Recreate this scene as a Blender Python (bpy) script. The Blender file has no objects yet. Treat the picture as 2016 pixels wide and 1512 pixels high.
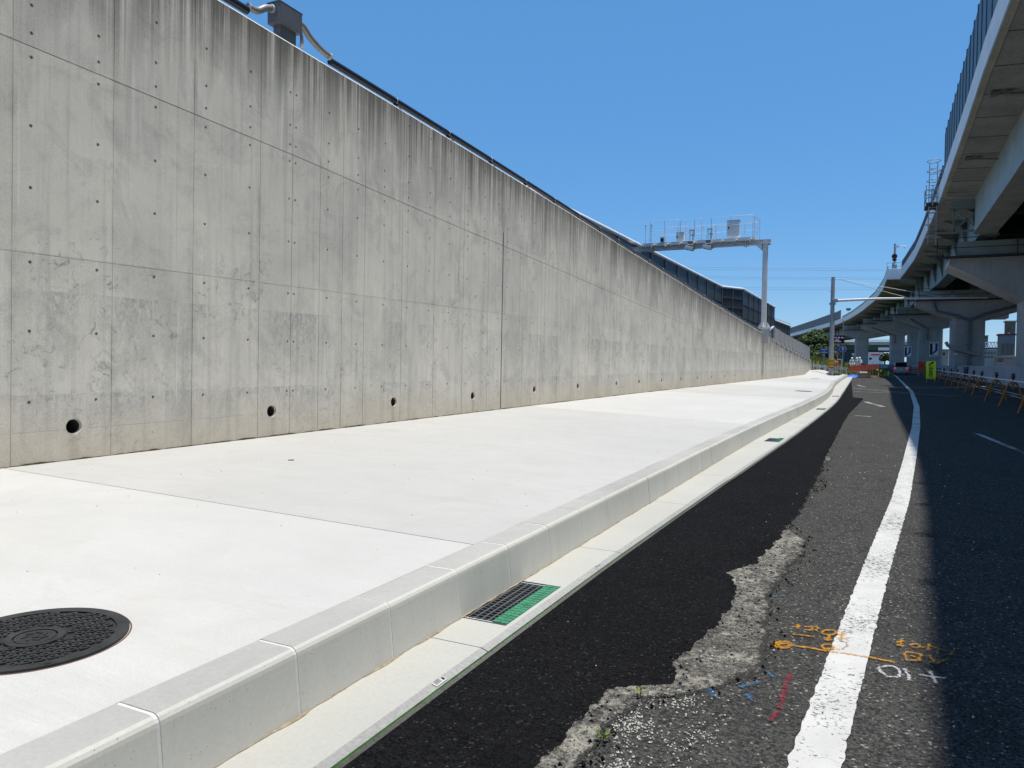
import bpy, bmesh, math, random
from math import sin, cos, pi, radians, sqrt, atan2, floor
from mathutils import Vector, Matrix, noise
random.seed(7)
C = bpy.context.scene.collection
# ------------------------------------------------------------------ camera, world, sun, exposure
PSI, PIT, ROL = radians(26.2), radians(.943), radians(1.0)
G = .0163            # gradient of the road along +Y
CAMH = 1.35
FPX = 1456.0         # focal length in photo pixels (2016 wide)
fw = Vector((-sin(PSI)*cos(PIT), cos(PSI)*cos(PIT), -sin(PIT)))
r0 = Vector((cos(PSI), sin(PSI), 0)); u0 = r0.cross(fw)
rc = cos(ROL)*r0 + sin(ROL)*u0; uc = -sin(ROL)*r0 + cos(ROL)*u0
cam = bpy.data.cameras.new('camera'); camo = bpy.data.objects.new('camera', cam); C.objects.link(camo)
M3 = Matrix((rc, uc, -fw)).transposed()
camo.matrix_world = Matrix.Translation((0, 0, CAMH)) @ M3.to_4x4()
cam.sensor_width = 36; cam.lens = 36*FPX/2016; cam.clip_start = .05; cam.clip_end = 6000
bpy.context.scene.camera = camo

SUN_EL, SUN_AZ = radians(80.0), radians(-8)      # azimuth measured from +X towards +Y
W = bpy.data.worlds.new('World'); bpy.context.scene.world = W; W.use_nodes = True
wn = W.node_tree.nodes; wl = W.node_tree.links
sky = wn.new('ShaderNodeTexSky'); sky.sky_type = 'NISHITA'; sky.sun_disc = False
sky.sun_elevation = SUN_EL; sky.sun_rotation = radians(90)-SUN_AZ
sky.air_density = 1.0; sky.dust_density = .2; sky.ozone_density = 4.0; sky.altitude = 0
bg = wn['Background']; bg.inputs['Strength'].default_value = .15
hsv = wn.new('ShaderNodeHueSaturation'); hsv.inputs['Saturation'].default_value = 1.34
wl.new(sky.outputs[0], hsv.inputs['Color'])
smx = wn.new('ShaderNodeMix'); smx.data_type = 'RGBA'; smx.inputs[0].default_value = .6; smx.inputs[7].default_value = (.90, 2.12, 4.15, 1)
wl.new(hsv.outputs[0], smx.inputs[6]); wl.new(smx.outputs[2], bg.inputs[0])          # even out the horizon glow of the model sky
sl = bpy.data.lights.new('sun', 'SUN'); sl.energy = 4.5; sl.angle = radians(.53); sl.color = (1, .945, .85)
so = bpy.data.objects.new('sun', sl); C.objects.link(so)
sd = Vector((cos(SUN_EL)*cos(SUN_AZ), cos(SUN_EL)*sin(SUN_AZ), sin(SUN_EL)))
so.rotation_euler = sd.to_track_quat('Z', 'Y').to_euler(); so.location = (20, 0, 60)
sc = bpy.context.scene
sc.view_settings.view_transform = 'Standard'; sc.view_settings.look = 'None'
sc.view_settings.exposure = 0.15; sc.view_settings.gamma = 1
sc.cycles.max_bounces = 8; sc.cycles.diffuse_bounces = 5; sc.cycles.use_denoising = True

# ------------------------------------------------------------------ survey helpers (a photo pixel -> a point of the place)
def ray(px, py): return fw + rc*((px-1008)/FPX) - uc*((py-756)/FPX)
def P(x, y, h): return Vector((x, y, G*y+h))
def at(px, py, Y):
    d = ray(px, py); t = Y/d.y
    return d.x*t, CAMH+d.z*t-G*Y                     # X and height above the road plane
def on(px, py, k=-.03):
    d = ray(px, py); t = (k-CAMH)/(d.z-G*d.y)
    return d.x*t, d.y*t
def lerp(xs, ys, x):
    if x <= xs[0]: return ys[0]+(ys[1]-ys[0])/(xs[1]-xs[0])*(x-xs[0])
    for i in range(len(xs)-1):
        if x <= xs[i+1]: return ys[i]+(ys[i+1]-ys[i])*(x-xs[i])/(xs[i+1]-xs[i])
    return ys[-1]+(ys[-1]-ys[-2])/(xs[-1]-xs[-2])*(x-xs[-1])

# ------------------------------------------------------------------ mesh helpers
class MB:
    def __init__(s): s.v = []; s.f = []; s.mi = []; s.sm = []; s.m = 0
    def add(s, vs, fs, smooth=False):
        b = len(s.v); s.v += [Vector(v) for v in vs]
        for f in fs: s.f.append([b+i for i in f]); s.mi.append(s.m); s.sm.append(smooth)
        return s
    def quad(s, a, b, c, d): return s.add([a, b, c, d], [(0, 1, 2, 3)])
    def box(s, c, size, R=None, bev=0):
        hx, hy, hz = size[0]/2, size[1]/2, size[2]/2; c = Vector(c)
        if bev and bev < min(hx, hy, hz):
            vs = []; 
            bm = bmesh.new(); bmesh.ops.create_cube(bm, size=1)
            bmesh.ops.scale(bm, vec=(2*hx, 2*hy, 2*hz), verts=bm.verts)
            bmesh.ops.bevel(bm, geom=bm.edges[:], offset=bev, segments=2, affect='EDGES', profile=.6)
            bm.verts.index_update()
            vs = [(R @ v.co if R else v.co)+c for v in bm.verts]; fs = [[v.index for v in f.verts] for f in bm.faces]; bm.free()
            return s.add(vs, fs)
        vs = [Vector((x, y, z)) for x in (-hx, hx) for y in (-hy, hy) for z in (-hz, hz)]
        if R: vs = [R @ v for v in vs]
        return s.add([v+c for v in vs], [(0, 1, 3, 2), (4, 6, 7, 5), (0, 4, 5, 1), (2, 3, 7, 6), (0, 2, 6, 4), (1, 5, 7, 3)])
    def tube(s, pts, r, n=8, cap=True, rr=None):
        pts = [Vector(p) for p in pts]; rings = []
        up = Vector((0, 0, 1)); prev = None
        for i, p in enumerate(pts):
            t = (pts[min(i+1, len(pts)-1)]-pts[max(i-1, 0)]).normalized()
            if prev is None:
                a = t.cross(up)
                if a.length < .05: a = t.cross(Vector((0, 1, 0)))
            else: a = prev-t*prev.dot(t)
            a.normalize(); prev = a; b = t.cross(a)
            q = rr[i] if rr else r
            rings.append([p+a*(q*cos(2*pi*k/n))+b*(q*sin(2*pi*k/n)) for k in range(n)])
        vs = [v for rg in rings for v in rg]; fs = []
        for i in range(len(pts)-1):
            for k in range(n):
                k2 = (k+1) % n; fs.append((i*n+k, i*n+k2, (i+1)*n+k2, (i+1)*n+k))
        s.add(vs, fs, True)
        if cap:
            s.add(rings[0], [tuple(range(n))[::-1]]); s.add(rings[-1], [tuple(range(n))])
        return s
    def bar(s, a, b, w, h=None):
        a, b = Vector(a), Vector(b); t = (b-a); L = t.length; t.normalize()
        x = t.cross(Vector((0, 0, 1)))
        if x.length < .05: x = Vector((1, 0, 0))
        x.normalize(); z = x.cross(t); R = Matrix((x, t, z)).transposed()
        return s.box((a+b)/2, (w, L, h or w), R)
    def prism(s, poly, vec):
        vec = Vector(vec); n = len(poly); a = [Vector(p) for p in poly]; b = [p+vec for p in a]
        fs = [tuple(range(n))[::-1], tuple(range(n, 2*n))]+[(i, (i+1) % n, n+(i+1) % n, n+i) for i in range(n)]
        return s.add(a+b, fs)
    def sweep(s, secs, closed=True, caps=True, smooth=False):
        n = len(secs[0]); vs = [v for q in secs for v in q]; fs = []
        for i in range(len(secs)-1):
            for k in range(n if closed else n-1):
                k2 = (k+1) % n; fs.append((i*n+k, i*n+k2, (i+1)*n+k2, (i+1)*n+k))
        s.add(vs, fs, smooth)
        if caps and closed: s.add(secs[0], [tuple(range(n))[::-1]]); s.add(secs[-1], [tuple(range(n))])
        return s
    def build(s, name, mats, parent=None, local=False, recalc=True):
        me = bpy.data.meshes.new(name)
        off = Vector((0, 0, 0))
        if parent is not None and not local: off = wloc(parent)
        me.from_pydata([v-off for v in s.v], [], s.f)
        if not isinstance(mats, (list, tuple)): mats = [mats]
        for m in mats: me.materials.append(m)
        me.polygons.foreach_set('material_index', s.mi); me.polygons.foreach_set('use_smooth', s.sm)
        if recalc:
            bm = bmesh.new(); bm.from_mesh(me); bmesh.ops.recalc_face_normals(bm, faces=bm.faces); bm.to_mesh(me); bm.free()
        me.update()
        o = bpy.data.objects.new(name, me); C.objects.link(o)
        if parent is not None: o.parent = parent
        return o
def wloc(o):
    v = Vector(o.location)
    while o.parent: o = o.parent; v += Vector(o.location)
    return v
def tag(o, label, cat, group=None):
    o['label'] = label; o['category'] = cat; o['kind'] = 'thing'
    if group: o['group'] = group
    return o
def thing(name, label, cat, loc=(0, 0, 0), rz=0, group=None):
    o = bpy.data.objects.new(name, None); C.objects.link(o); o.location = loc; o.rotation_euler = (0, 0, rz)
    o.empty_display_size = .2
    return tag(o, label, cat, group)
def struct(o): o['kind'] = 'structure'; return o
def stuff(o): o['kind'] = 'stuff'; return o
def kids(o): return [c for c in bpy.data.objects if c.parent == o]
def dup(root, loc, rz, label=None, group=None):
    r = root.copy(); C.objects.link(r); r.location = loc; r.rotation_euler = (0, 0, rz)
    if label: r['label'] = label
    if group: r['group'] = group
    for ch in kids(root):
        c = ch.copy(); C.objects.link(c); c.parent = r
        for g in kids(ch):
            d = g.copy(); C.objects.link(d); d.parent = c
    return r

# ------------------------------------------------------------------ materials
class NT:
    def __init__(s, name, rough=.8, spec=.3, metal=0):
        s.mat = bpy.data.materials.new(name); s.mat.use_nodes = True
        s.n = s.mat.node_tree.nodes; s.l = s.mat.node_tree.links
        s.b = s.n['Principled BSDF']; s.b.inputs['Roughness'].default_value = rough
        s.b.inputs['Specular IOR Level'].default_value = spec; s.b.inputs['Metallic'].default_value = metal
        s.geo = s.n.new('ShaderNodeNewGeometry'); s.pos = s.geo.outputs['Position']
    def link(s, a, b): s.l.new(a, b)
    def mapv(s, scale, src=None):
        m = s.n.new('ShaderNodeMapping'); m.inputs['Scale'].default_value = scale
        s.link(src or s.pos, m.inputs['Vector']); return m.outputs[0]
    def noise(s, scale=1, detail=4, rough=.55, vec=None, sv=None, dist=0):
        t = s.n.new('ShaderNodeTexNoise'); t.inputs['Scale'].default_value = scale; t.inputs['Detail'].default_value = detail
        t.inputs['Roughness'].default_value = rough; t.inputs['Distortion'].default_value = dist
        s.link(s.mapv(sv) if sv else (vec or s.pos), t.inputs['Vector']); return t.outputs['Fac']
    def voro(s, scale=1, feature='F1', out='Distance', vec=None, rand=1):
        t = s.n.new('ShaderNodeTexVoronoi'); t.inputs['Scale'].default_value = scale; t.feature = feature
        t.inputs['Randomness'].default_value = rand
        s.link(vec or s.pos, t.inputs['Vector']); return t.outputs[out]
    def ramp(s, fac, stops, interp='LINEAR'):
        r = s.n.new('ShaderNodeValToRGB'); e = r.color_ramp.elements; r.color_ramp.interpolation = interp
        while len(e) < len(stops): e.new(.5)
        for i, (p, c) in enumerate(stops):
            e[i].position = p; e[i].color = (c, c, c, 1) if isinstance(c, (int, float)) else (*c, 1)
        s.link(fac, r.inputs[0]); return r.outputs[0]
    def mix(s, fac, a, b, mode='MIX'):
        m = s.n.new('ShaderNodeMix'); m.data_type = 'RGBA'; m.blend_type = mode
        for i, v in ((0, fac), (6, a), (7, b)):
            if isinstance(v, (int, float)): m.inputs[i].default_value = v if i == 0 else (v, v, v, 1)
            elif isinstance(v, (tuple, list)): m.inputs[i].default_value = (*v, 1)
            else: s.link(v, m.inputs[i])
        return m.outputs[2]
    def math(s, op, a, b=0, c=None, clamp=False):
        m = s.n.new('ShaderNodeMath'); m.operation = op; m.use_clamp = clamp
        for i, v in enumerate([a, b]+([c] if c is not None else [])):
            if isinstance(v, (int, float)): m.inputs[i].default_value = v
            else: s.link(v, m.inputs[i])
        return m.outputs[0]
    def sep(s, v=None):
        m = s.n.new('ShaderNodeSeparateXYZ'); s.link(v or s.pos, m.inputs[0]); return m.outputs
    def attr(s, name):
        a = s.n.new('ShaderNodeAttribute'); a.attribute_name = name; return a.outputs['Fac']
    def color(s, c):
        if isinstance(c, tuple): s.b.inputs['Base Color'].default_value = (*c, 1)
        else: s.link(c, s.b.inputs['Base Color'])
        return s
    def bump(s, h, strength=.3, dist=.01):
        b = s.n.new('ShaderNodeBump'); b.inputs['Strength'].default_value = strength; b.inputs['Distance'].default_value = dist
        s.link(h, b.inputs['Height']); s.link(b.outputs[0], s.b.inputs['Normal']); return s
def g3(v, w=0): return (v*(1+.55*w), v*(1+.3*w), v*(1-1.3*w))
def simple(name, c, rough=.6, spec=.4, metal=0, var=.12, scale=6, bump=0):
    t = NT(name, rough, spec, metal); n = t.noise(scale, 5, .6)
    a = tuple(max(0, x*(1-var)) for x in c); b = tuple(min(1, x*(1+var)) for x in c)
    t.color(t.ramp(n, [(.3, a), (.7, b)]))
    if bump: t.bump(t.noise(scale*8, 4), bump, .005)
    return t.mat

def concrete(name, base, warm=.02, streak=.12, blot=.15, fine=.12, bump=.15):
    t = NT(name, .85, .25); bc = g3(base, warm)
    big = t.noise(.7, 5, .6); col = t.mix(t.ramp(big, [(.3, 0), (.7, 1)]), tuple(x*(1-blot) for x in bc), tuple(x*(1+blot) for x in bc))
    st = t.noise(3, 4, .6, sv=(3, 3, .22)); col = t.mix(t.ramp(st, [(.48, 0), (.75, streak*2)]), col, tuple(x*.55 for x in bc))
    fn = t.noise(55, 3, .7); col = t.mix(fine, col, t.ramp(fn, [(.3, 0), (.7, 1)]), 'OVERLAY')
    t.color(col).bump(t.noise(40, 5, .65), bump, .006); return t.mat

def pores(mat, scale=60, amt=.8):
    nt = mat.node_tree; b = nt.nodes['Principled BSDF']; l = b.inputs['Base Color'].links[0]; src = l.from_socket
    g = nt.nodes.new('ShaderNodeNewGeometry'); v = nt.nodes.new('ShaderNodeTexVoronoi'); v.inputs['Scale'].default_value = scale
    nt.links.new(g.outputs['Position'], v.inputs['Vector']); r = nt.nodes.new('ShaderNodeValToRGB'); e = r.color_ramp.elements
    e[0].position = .0; e[0].color = (1, 1, 1, 1); e[1].position = .17; e[1].color = (0, 0, 0, 1); e.new(.12).color = (1, 1, 1, 1); nt.links.new(v.outputs['Distance'], r.inputs[0])
    s_ = nt.nodes.new('ShaderNodeSeparateColor'); nt.links.new(v.outputs['Color'], s_.inputs[0])
    c = nt.nodes.new('ShaderNodeMath'); c.operation = 'GREATER_THAN'; c.inputs[1].default_value = .86; nt.links.new(s_.outputs[0], c.inputs[0])
    k = nt.nodes.new('ShaderNodeMath'); k.operation = 'MULTIPLY'; nt.links.new(r.outputs[0], k.inputs[0]); nt.links.new(c.outputs[0], k.inputs[1])
    k2 = nt.nodes.new('ShaderNodeMath'); k2.operation = 'MULTIPLY'; k2.inputs[1].default_value = amt; nt.links.new(k.outputs[0], k2.inputs[0])
    m = nt.nodes.new('ShaderNodeMix'); m.data_type = 'RGBA'; nt.links.new(k2.outputs[0], m.inputs[0]); nt.links.new(src, m.inputs[6]); m.inputs[7].default_value = (.12, .115, .10, 1)
    nt.links.new(m.outputs[2], b.inputs['Base Color'])
def wall_mat():
    t = NT('wall_concrete', .88, .2)
    y = t.sep()[1]; z = t.sep()[2]; h = t.math('SUBTRACT', z, t.math('MULTIPLY', y, G)); dt = t.attr('dtop')
    base = (.665, .625, .55)
    # panel-to-panel tone
    pid = t.math('FLOOR', t.math('DIVIDE', t.math('SUBTRACT', y, 3.92), .97))
    row = t.math('ADD', t.math('GREATER_THAN', h, 2.3), t.math('MULTIPLY', t.math('LESS_THAN', dt, 1.42), 3))
    wnz = t.n.new('ShaderNodeTexWhiteNoise'); wnz.noise_dimensions = '2D'
    cb = t.n.new('ShaderNodeCombineXYZ'); t.link(pid, cb.inputs[0]); t.link(row, cb.inputs[1]); t.link(cb.outputs[0], wnz.inputs['Vector'])
    col = t.mix(t.ramp(wnz.outputs['Value'], [(0, 0), (1, .85)]), base, (.51, .487, .435))
    big = t.noise(.9, 6, .62, dist=.4); col = t.mix(t.ramp(big, [(.34, .0), (.68, .8)]), col, (.785, .735, .64))
    # cloudy formwork marks
    cl = t.noise(2.1, 7, .7, dist=.8); col = t.mix(t.ramp(cl, [(.5, 0), (.72, .55)]), col, (.38, .365, .335))
    # fine vertical streaks over the whole face
    s1 = t.noise(1, 5, .65, sv=(9, 9, .28)); col = t.mix(t.ramp(s1, [(.50, 0), (.72, .42)]), col, (.33, .325, .305))
    s2 = t.noise(1, 4, .6, sv=(16, 16, .5)); col = t.mix(t.ramp(s2, [(.54, 0), (.8, .5)]), col, (.72, .705, .66))
    # drip stains running down from the coping
    lenn = t.noise(1, 3, .6, sv=(1.3, 1.3, .0)); L = t.math('MULTIPLY_ADD', lenn, 3.4, -.6)
    fade = t.math('DIVIDE', dt, L); fade = t.math('SUBTRACT', 1.0, fade, clamp=True)
    d1 = t.noise(1, 5, .7, sv=(11, 11, .12)); d1 = t.ramp(d1, [(.36, 0), (.56, 1)])
    col = t.mix(t.math('MULTIPLY', t.math('MULTIPLY', fade, d1), .92), col, (.125, .118, .10))
    d2 = t.noise(1, 4, .6, sv=(26, 26, .1)); d2 = t.ramp(d2, [(.52, 0), (.62, 1)])
    col = t.mix(t.math('MULTIPLY', t.math('MULTIPLY', fade, d2), .65), col, (.09, .085, .072))
    edge = t.math('SUBTRACT', 1.0, t.math('MULTIPLY', dt, 3.2), clamp=True)
    col = t.mix(t.math('MULTIPLY', edge, t.ramp(t.noise(1, 4, .6, sv=(6, 6, .3)), [(.35, .1), (.65, .75)])), col, (.15, .14, .115))
    # grime along the formwork joints and tie columns
    jf = t.math('ABSOLUTE', t.math('SUBTRACT', t.math('FRACT', t.math('ADD', t.math('DIVIDE', t.math('SUBTRACT', y, 3.92), .97), .5)), .5))
    jm = t.ramp(jf, [(.0, 1), (.05, 0)]); jn = t.ramp(t.noise(1, 4, .6, sv=(2.5, .6, 1.1)), [(.53, 0), (.70, 1)])
    col = t.mix(t.math('MULTIPLY', t.math('MULTIPLY', jm, jn), .6), col, (.23, .225, .21))
    wf = t.math('ABSOLUTE', t.math('SUBTRACT', t.math('FRACT', t.math('ADD', t.math('DIVIDE', t.math('SUBTRACT', y, 4.5), 2.6), .5)), .5))
    wm = t.math('MULTIPLY', t.ramp(t.math('ADD', wf, t.math('MULTIPLY', t.math('SUBTRACT', t.noise(14, 4, .7), .5), .03)), [(.006, 1), (.022, 0)]), t.math('LESS_THAN', h, .64))
    col = t.mix(t.math('MULTIPLY', wm, .35), col, (.25, .22, .17))
    # damp, mottled bands that start at the lift lines
    for h0, w, a in ((1.02, .5, .62), (1.98, .9, .66)):
        below = t.math('SUBTRACT', h0, h); inb = t.math('GREATER_THAN', below, t.math('MULTIPLY', t.noise(9, 3, .6, sv=(1, 1, .2)), .05))
        fd = t.math('SUBTRACT', 1.0, t.math('DIVIDE', below, w), clamp=True)
        pat = t.ramp(t.noise(1, 4, .6, sv=(1.7, 1.7, .2)), [(.42, .0), (.6, 1)])
        mot = t.ramp(t.noise(9, 7, .8, sv=(1.8, 1.8, .9), dist=.8), [(.42, .05), (.6, 1)])
        k = t.math('MULTIPLY', t.math('MULTIPLY', inb, fd), t.math('MULTIPLY', pat, mot))
        col = t.mix(t.math('MULTIPLY', k, a), col, (.27, .27, .272))
    # crackled grey blotches in the lower lift
    cr = t.ramp(t.noise(7, 8, .8, dist=1.2), [(.55, 0), (.64, 1)]); area = t.ramp(t.noise(.8, 3, .5), [(.46, 0), (.6, 1)])
    low = t.math('LESS_THAN', h, 2.6)
    col = t.mix(t.math('MULTIPLY', t.math('MULTIPLY', cr, area), t.math('MULTIPLY_ADD', low, .62, .2)), col, (.25, .25, .25))
    # pale lime runs
    lm = t.ramp(t.noise(1, 3, .5, sv=(20, 20, .6)), [(.66, 0), (.74, .5)]); col = t.mix(lm, col, (.78, .77, .74))
    # earth-tinted foot of the wall
    ft = t.math('SUBTRACT', 1.0, t.math('DIVIDE', t.math('SUBTRACT', h, .36), t.math('MULTIPLY_ADD', t.noise(1.1, 4, .6), 1.1, .05)), clamp=True)
    col = t.mix(t.math('MULTIPLY', ft, .55), col, (.54, .455, .33))
    fn = t.noise(70, 3, .7); col = t.mix(.14, col, t.ramp(fn, [(.3, 0), (.7, 1)]), 'OVERLAY')
    pit = t.ramp(t.voro(26), [(.035, 1), (.06, 0)]); pm = t.ramp(t.noise(3, 3), [(.55, 0), (.62, 1)])
    col = t.mix(t.math('MULTIPLY', t.math('MULTIPLY', pit, pm), .7), col, (.14, .138, .13))
    t.color(col).bump(t.noise(30, 6, .65), .12, .006); return t.mat

def pave_mat(name, base, tint=0.0):
    t = NT(name, .85, .2)
    a = t.noise(.45, 5, .6, dist=.5); b = t.noise(5, 6, .7); c = t.noise(140, 3, .75)
    col = t.mix(t.ramp(a, [(.3, 0), (.7, 1)]), tuple(base*q for q in (.93, .935, .93)), tuple(base*q for q in (1.05, 1.045, 1.03)))
    sw = t.noise(1, 4, .6, sv=(.6, 5, 1)); col = t.mix(t.ramp(sw, [(.5, 0), (.75, .35)]), col, tuple(base*q for q in (.85, .86, .86)))
    col = t.mix(t.ramp(b, [(.5, 0), (.75, .22)]), col, tuple(base*q for q in (.8, .81, .8)))
    col = t.mix(t.ramp(c, [(.46, 0), (.68, .42)]), col, tuple(base*q for q in (.66, .66, .64)))
    st = t.ramp(t.noise(.9, 4, .6), [(.62, 0), (.75, .4)]); col = t.mix(st, col, (base*.97, base*.9, base*.76))
    br = t.noise(1, 3, .6, sv=(2.2, 170, 2)); col = t.mix(t.ramp(br, [(.45, 0), (.65, .16)]), col, (base*.72, base*.72, base*.70))
    cl = t.noise(.9, 7, .72, dist=1.4); col = t.mix(t.ramp(cl, [(.47, 0), (.63, .42)]), col, (base*.86, base*.855, base*.83))
    dirt = t.ramp(t.noise(1.6, 6, .7, dist=1.0), [(.58, 0), (.72, .3)]); col = t.mix(dirt, col, (base*.78, base*.77, base*.73))
    col = t.mix(1.0, col, (1.0, .992, .972), 'MULTIPLY')
    t.color(col).bump(c, .25, .003); return t.mat

def asphalt_mat(name, base, stone, amt, bump=.6, size=140, tint=(1, 1, 1), wear=.25):
    t = NT(name, .95, .06)
    c0 = tuple(base*q for q in tint)
    big = t.noise(.6, 5, .6); col = t.mix(t.ramp(big, [(.3, 0), (.7, wear)]), c0, tuple(min(1, base*1.7*q) for q in tint))
    tr = t.noise(1, 4, .6, sv=(3.5, .12, 1)); col = t.mix(t.ramp(tr, [(.45, 0), (.7, wear)]), col, tuple(base*.62*q for q in tint))
    v = t.n.new('ShaderNodeTexVoronoi'); v.inputs['Scale'].default_value = size; t.link(t.pos, v.inputs['Vector'])
    sp = t.sep(v.outputs['Color'])[0]
    grain = t.ramp(v.outputs['Distance'], [(.1, 1.0), (.75, .25)])
    col = t.mix(t.ramp(sp, [(.25, 0), (1.0, amt)]), col, stone)
    col = t.mix(t.ramp(sp, [(0, .55), (.3, 0)]), col, tuple(x*.3 for x in c0))
    bl = t.noise(6, 6, .72, dist=.6); col = t.mix(t.ramp(bl, [(.44, 0), (.66, .38)]), col, tuple(min(1, base*1.9*q*w_) for q, w_ in zip(tint, (1.04, 1.0, .93))))
    bl2 = t.noise(1.7, 5, .65, dist=.8); col = t.mix(t.ramp(bl2, [(.5, 0), (.7, .4)]), col, tuple(base*.62*q for q in tint))
    wspk = t.ramp(t.sep(v.outputs['Color'])[1], [(.965, 0), (.985, .8)]); col = t.mix(wspk, col, tuple(min(.6, x*2.0) for x in stone))
    col = t.mix(.35, col, grain, 'MULTIPLY')
    t.color(col).bump(t.math('ADD', t.math('MULTIPLY', v.outputs['Distance'], -1.0), t.noise(size*.5, 3, .7)), bump, .008); return t.mat

def paint_mat(name, c, cover=.5, soft=.08, under=(.06, .06, .058), scale=45, worn=.6):
    t = NT(name, .75, .3)
    n = t.noise(scale, 6, .75, sv=(1.0, 1.6, 1)); m = t.noise(2.2, 4, .6, sv=(1, .5, 1))
    k = t.math('ADD', n, t.math('MULTIPLY', t.math('SUBTRACT', m, .5), worn))
    mask = t.ramp(k, [(cover, 1), (cover+soft, 0)])
    pc = t.mix(t.ramp(t.noise(6, 4), [(.35, 0), (.7, 1)]), tuple(x*.86 for x in c), c)
    t.color(t.mix(mask, under, pc)).bump(t.noise(120, 3, .7), .4, .004); return t.mat

MW = wall_mat()
M_dark = simple('joint_dark', (.02, .02, .018), .95, .05)
M_bead = simple('joint_sealant', (.55, .53, .46), .7)
M_plug = concrete('plug_mortar', .27)
M_bore = simple('shaded_pipe_bore', (.06, .058, .05), .9, .1)  # dark colour standing for the shade inside the weep pipes
M_pvc = simple('grey_pvc', (.5, .5, .48), .5)
M_kerb = concrete('kerb_concrete', .53, .05, .06, .07, .05, .05)
M_kerbtop = concrete('kerb_top_concrete', .375, .03, .04, .16, .06, .06)
pores(M_kerb, 75)
M_mortar = concrete('mortar', .60, .02, .0, .1, .1)
M_gut = concrete('gutter_concrete', .435, .05, .0, .06, .05, .05)
M_gutside = concrete('gutter_edge_concrete', .33, .02, .0, .12, .16, .5)
M_base = concrete('gutter_base_dirty', .10, .06, .0, .4, .3, .6)
M_green = simple('green_rubber', (.018, .085, .008), .8, .15, 0, .5, 20)
M_pave_a = pave_mat('pavement_concrete_pale', .54)
M_pave_b = pave_mat('pavement_concrete_grey', .49)
M_asph = asphalt_mat('asphalt_worn', .043, (.18, .175, .16), .55, .9, 100)
M_asph_new = asphalt_mat('asphalt_fresh', .0085, (.034, .034, .037), .5, 1.4, 105, (1, 1, 1.05), .2)
def mill_mat():
    mat = asphalt_mat('milled_aggregate_edge', .115, (.40, .38, .32), .7, 1.3, 95, (1, .98, .92), .4)
    t = NT.__new__(NT); t.mat = mat; t.n = mat.node_tree.nodes; t.l = mat.node_tree.links; t.b = t.n['Principled BSDF']
    t.geo = t.n.new('ShaderNodeNewGeometry'); t.pos = t.geo.outputs['Position']
    src = t.b.inputs['Base Color'].links[0].from_socket
    k = t.math('ADD', t.attr('edge'), t.math('MULTIPLY', t.math('SUBTRACT', t.noise(26, 6, .75), .5), 2.6))
    m1 = t.ramp(k, [(.42, 1), (.62, 0)]); dk = t.ramp(t.noise(30, 6, .78), [(.48, 0), (.58, .8)]); lt = t.ramp(t.noise(7, 6, .75), [(.47, 0), (.60, .8)])
    col = t.mix(lt, src, (.42, .40, .34)); col = t.mix(dk, col, (.035, .034, .034)); col = t.mix(m1, col, (.052, .051, .049))
    t.color(col); return mat
M_rough = asphalt_mat('milled_aggregate', .13, (.42, .39, .31), .75, 1.2, 95, (1, .97, .88), .4)
M_line = paint_mat('line_paint', (.58, .58, .56), .575, .03, (.06, .06, .058), 40, .5)
M_line_old = paint_mat('line_paint_worn', (.42, .42, .41), .455, .12, (.06, .06, .06), 30, 1.0)
def spray_mat(name, c, cover, scale=38):
    t = NT(name, .85, .1); a = t.attr('soft')
    n1 = t.noise(scale, 5, .7); n2 = t.noise(scale*4, 3, .7)
    k = t.math('ADD', t.math('MULTIPLY', a, .9), t.math('ADD', t.math('MULTIPLY', t.math('SUBTRACT', n1, .5), 2.6), t.math('MULTIPLY', t.math('SUBTRACT', n2, .5), 2.2)))
    al = t.ramp(k, [(max(0, .62-cover), 0), (1.0-cover*.5, .68)])
    t.color(t.mix(t.ramp(n1, [(.3, 0), (.7, 1)]), tuple(x*.75 for x in c), c)); t.link(al, t.b.inputs['Alpha']); return t.mat
M_org = spray_mat('orange_spray', (.66, .30, .02), .45)
M_wsp = spray_mat('white_spray', (.68, .69, .73), .45)
M_red = spray_mat('red_spray', (.30, .03, .05), .16)
M_blu = spray_mat('blue_spray', (.06, .19, .38), .10)
M_iron = simple('cast_iron', (.035, .036, .037), .55, .4, .3, .4, 12, .3)
M_galv = simple('galvanised_steel', (.6, .61, .62), .5, .5, .15, .12, 5)
M_galv_d = simple('galvanised_grey', (.33, .34, .35), .5, .5, .3, .12, 3)
M_pole = simple('pole_zinc', (.36, .37, .38), .5, .4, .2, .1, 3)
M_gan = simple('gantry_grey_paint', (.68, .67, .655), .5, .4, .1, .08, 3)
M_boxd = simple('box_grey_steel', (.16, .165, .17), .5, .4, .3)
M_boxl = simple('box_pale_steel', (.7, .69, .67), .45, .5, .3)
M_blk = simple('black_pipe', (.012, .013, .02), .35, .5)
M_flex = simple('flexible_conduit', (.3, .29, .27), .45, .5, .5)
M_nb = NT('barrier_louvre', .55, .4)
_z = M_nb.sep()[2]; _b = M_nb.math('FRACT', M_nb.math('MULTIPLY', _z, 9)); 
M_nb.color(M_nb.mix(M_nb.ramp(_b, [(.35, 0), (.5, 1)]), (.020, .024, .030), (.058, .066, .076))); M_nb = M_nb.mat
M_nbp = simple('barrier_post', (.115, .12, .125), .5, .4, .3)
M_nb2 = simple('barrier_grey_panel', (.12, .13, .15), .6, .3, .1, .2, 1.5)
M_scp = simple('screen_post_dark', (.018, .022, .03), .6)
M_glass = simple('dark_screen_panel', (.10, .14, .17), .5, .3, 0, .2, 1)
M_vconc = concrete('viaduct_concrete', .225, .03, .35, .2, .12)
M_vfas = concrete('viaduct_fascia_paint', .80, -.0, .10, .08, .08)
M_vpier = concrete('pier_concrete', .35, .0, .22, .14, .12)
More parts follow.
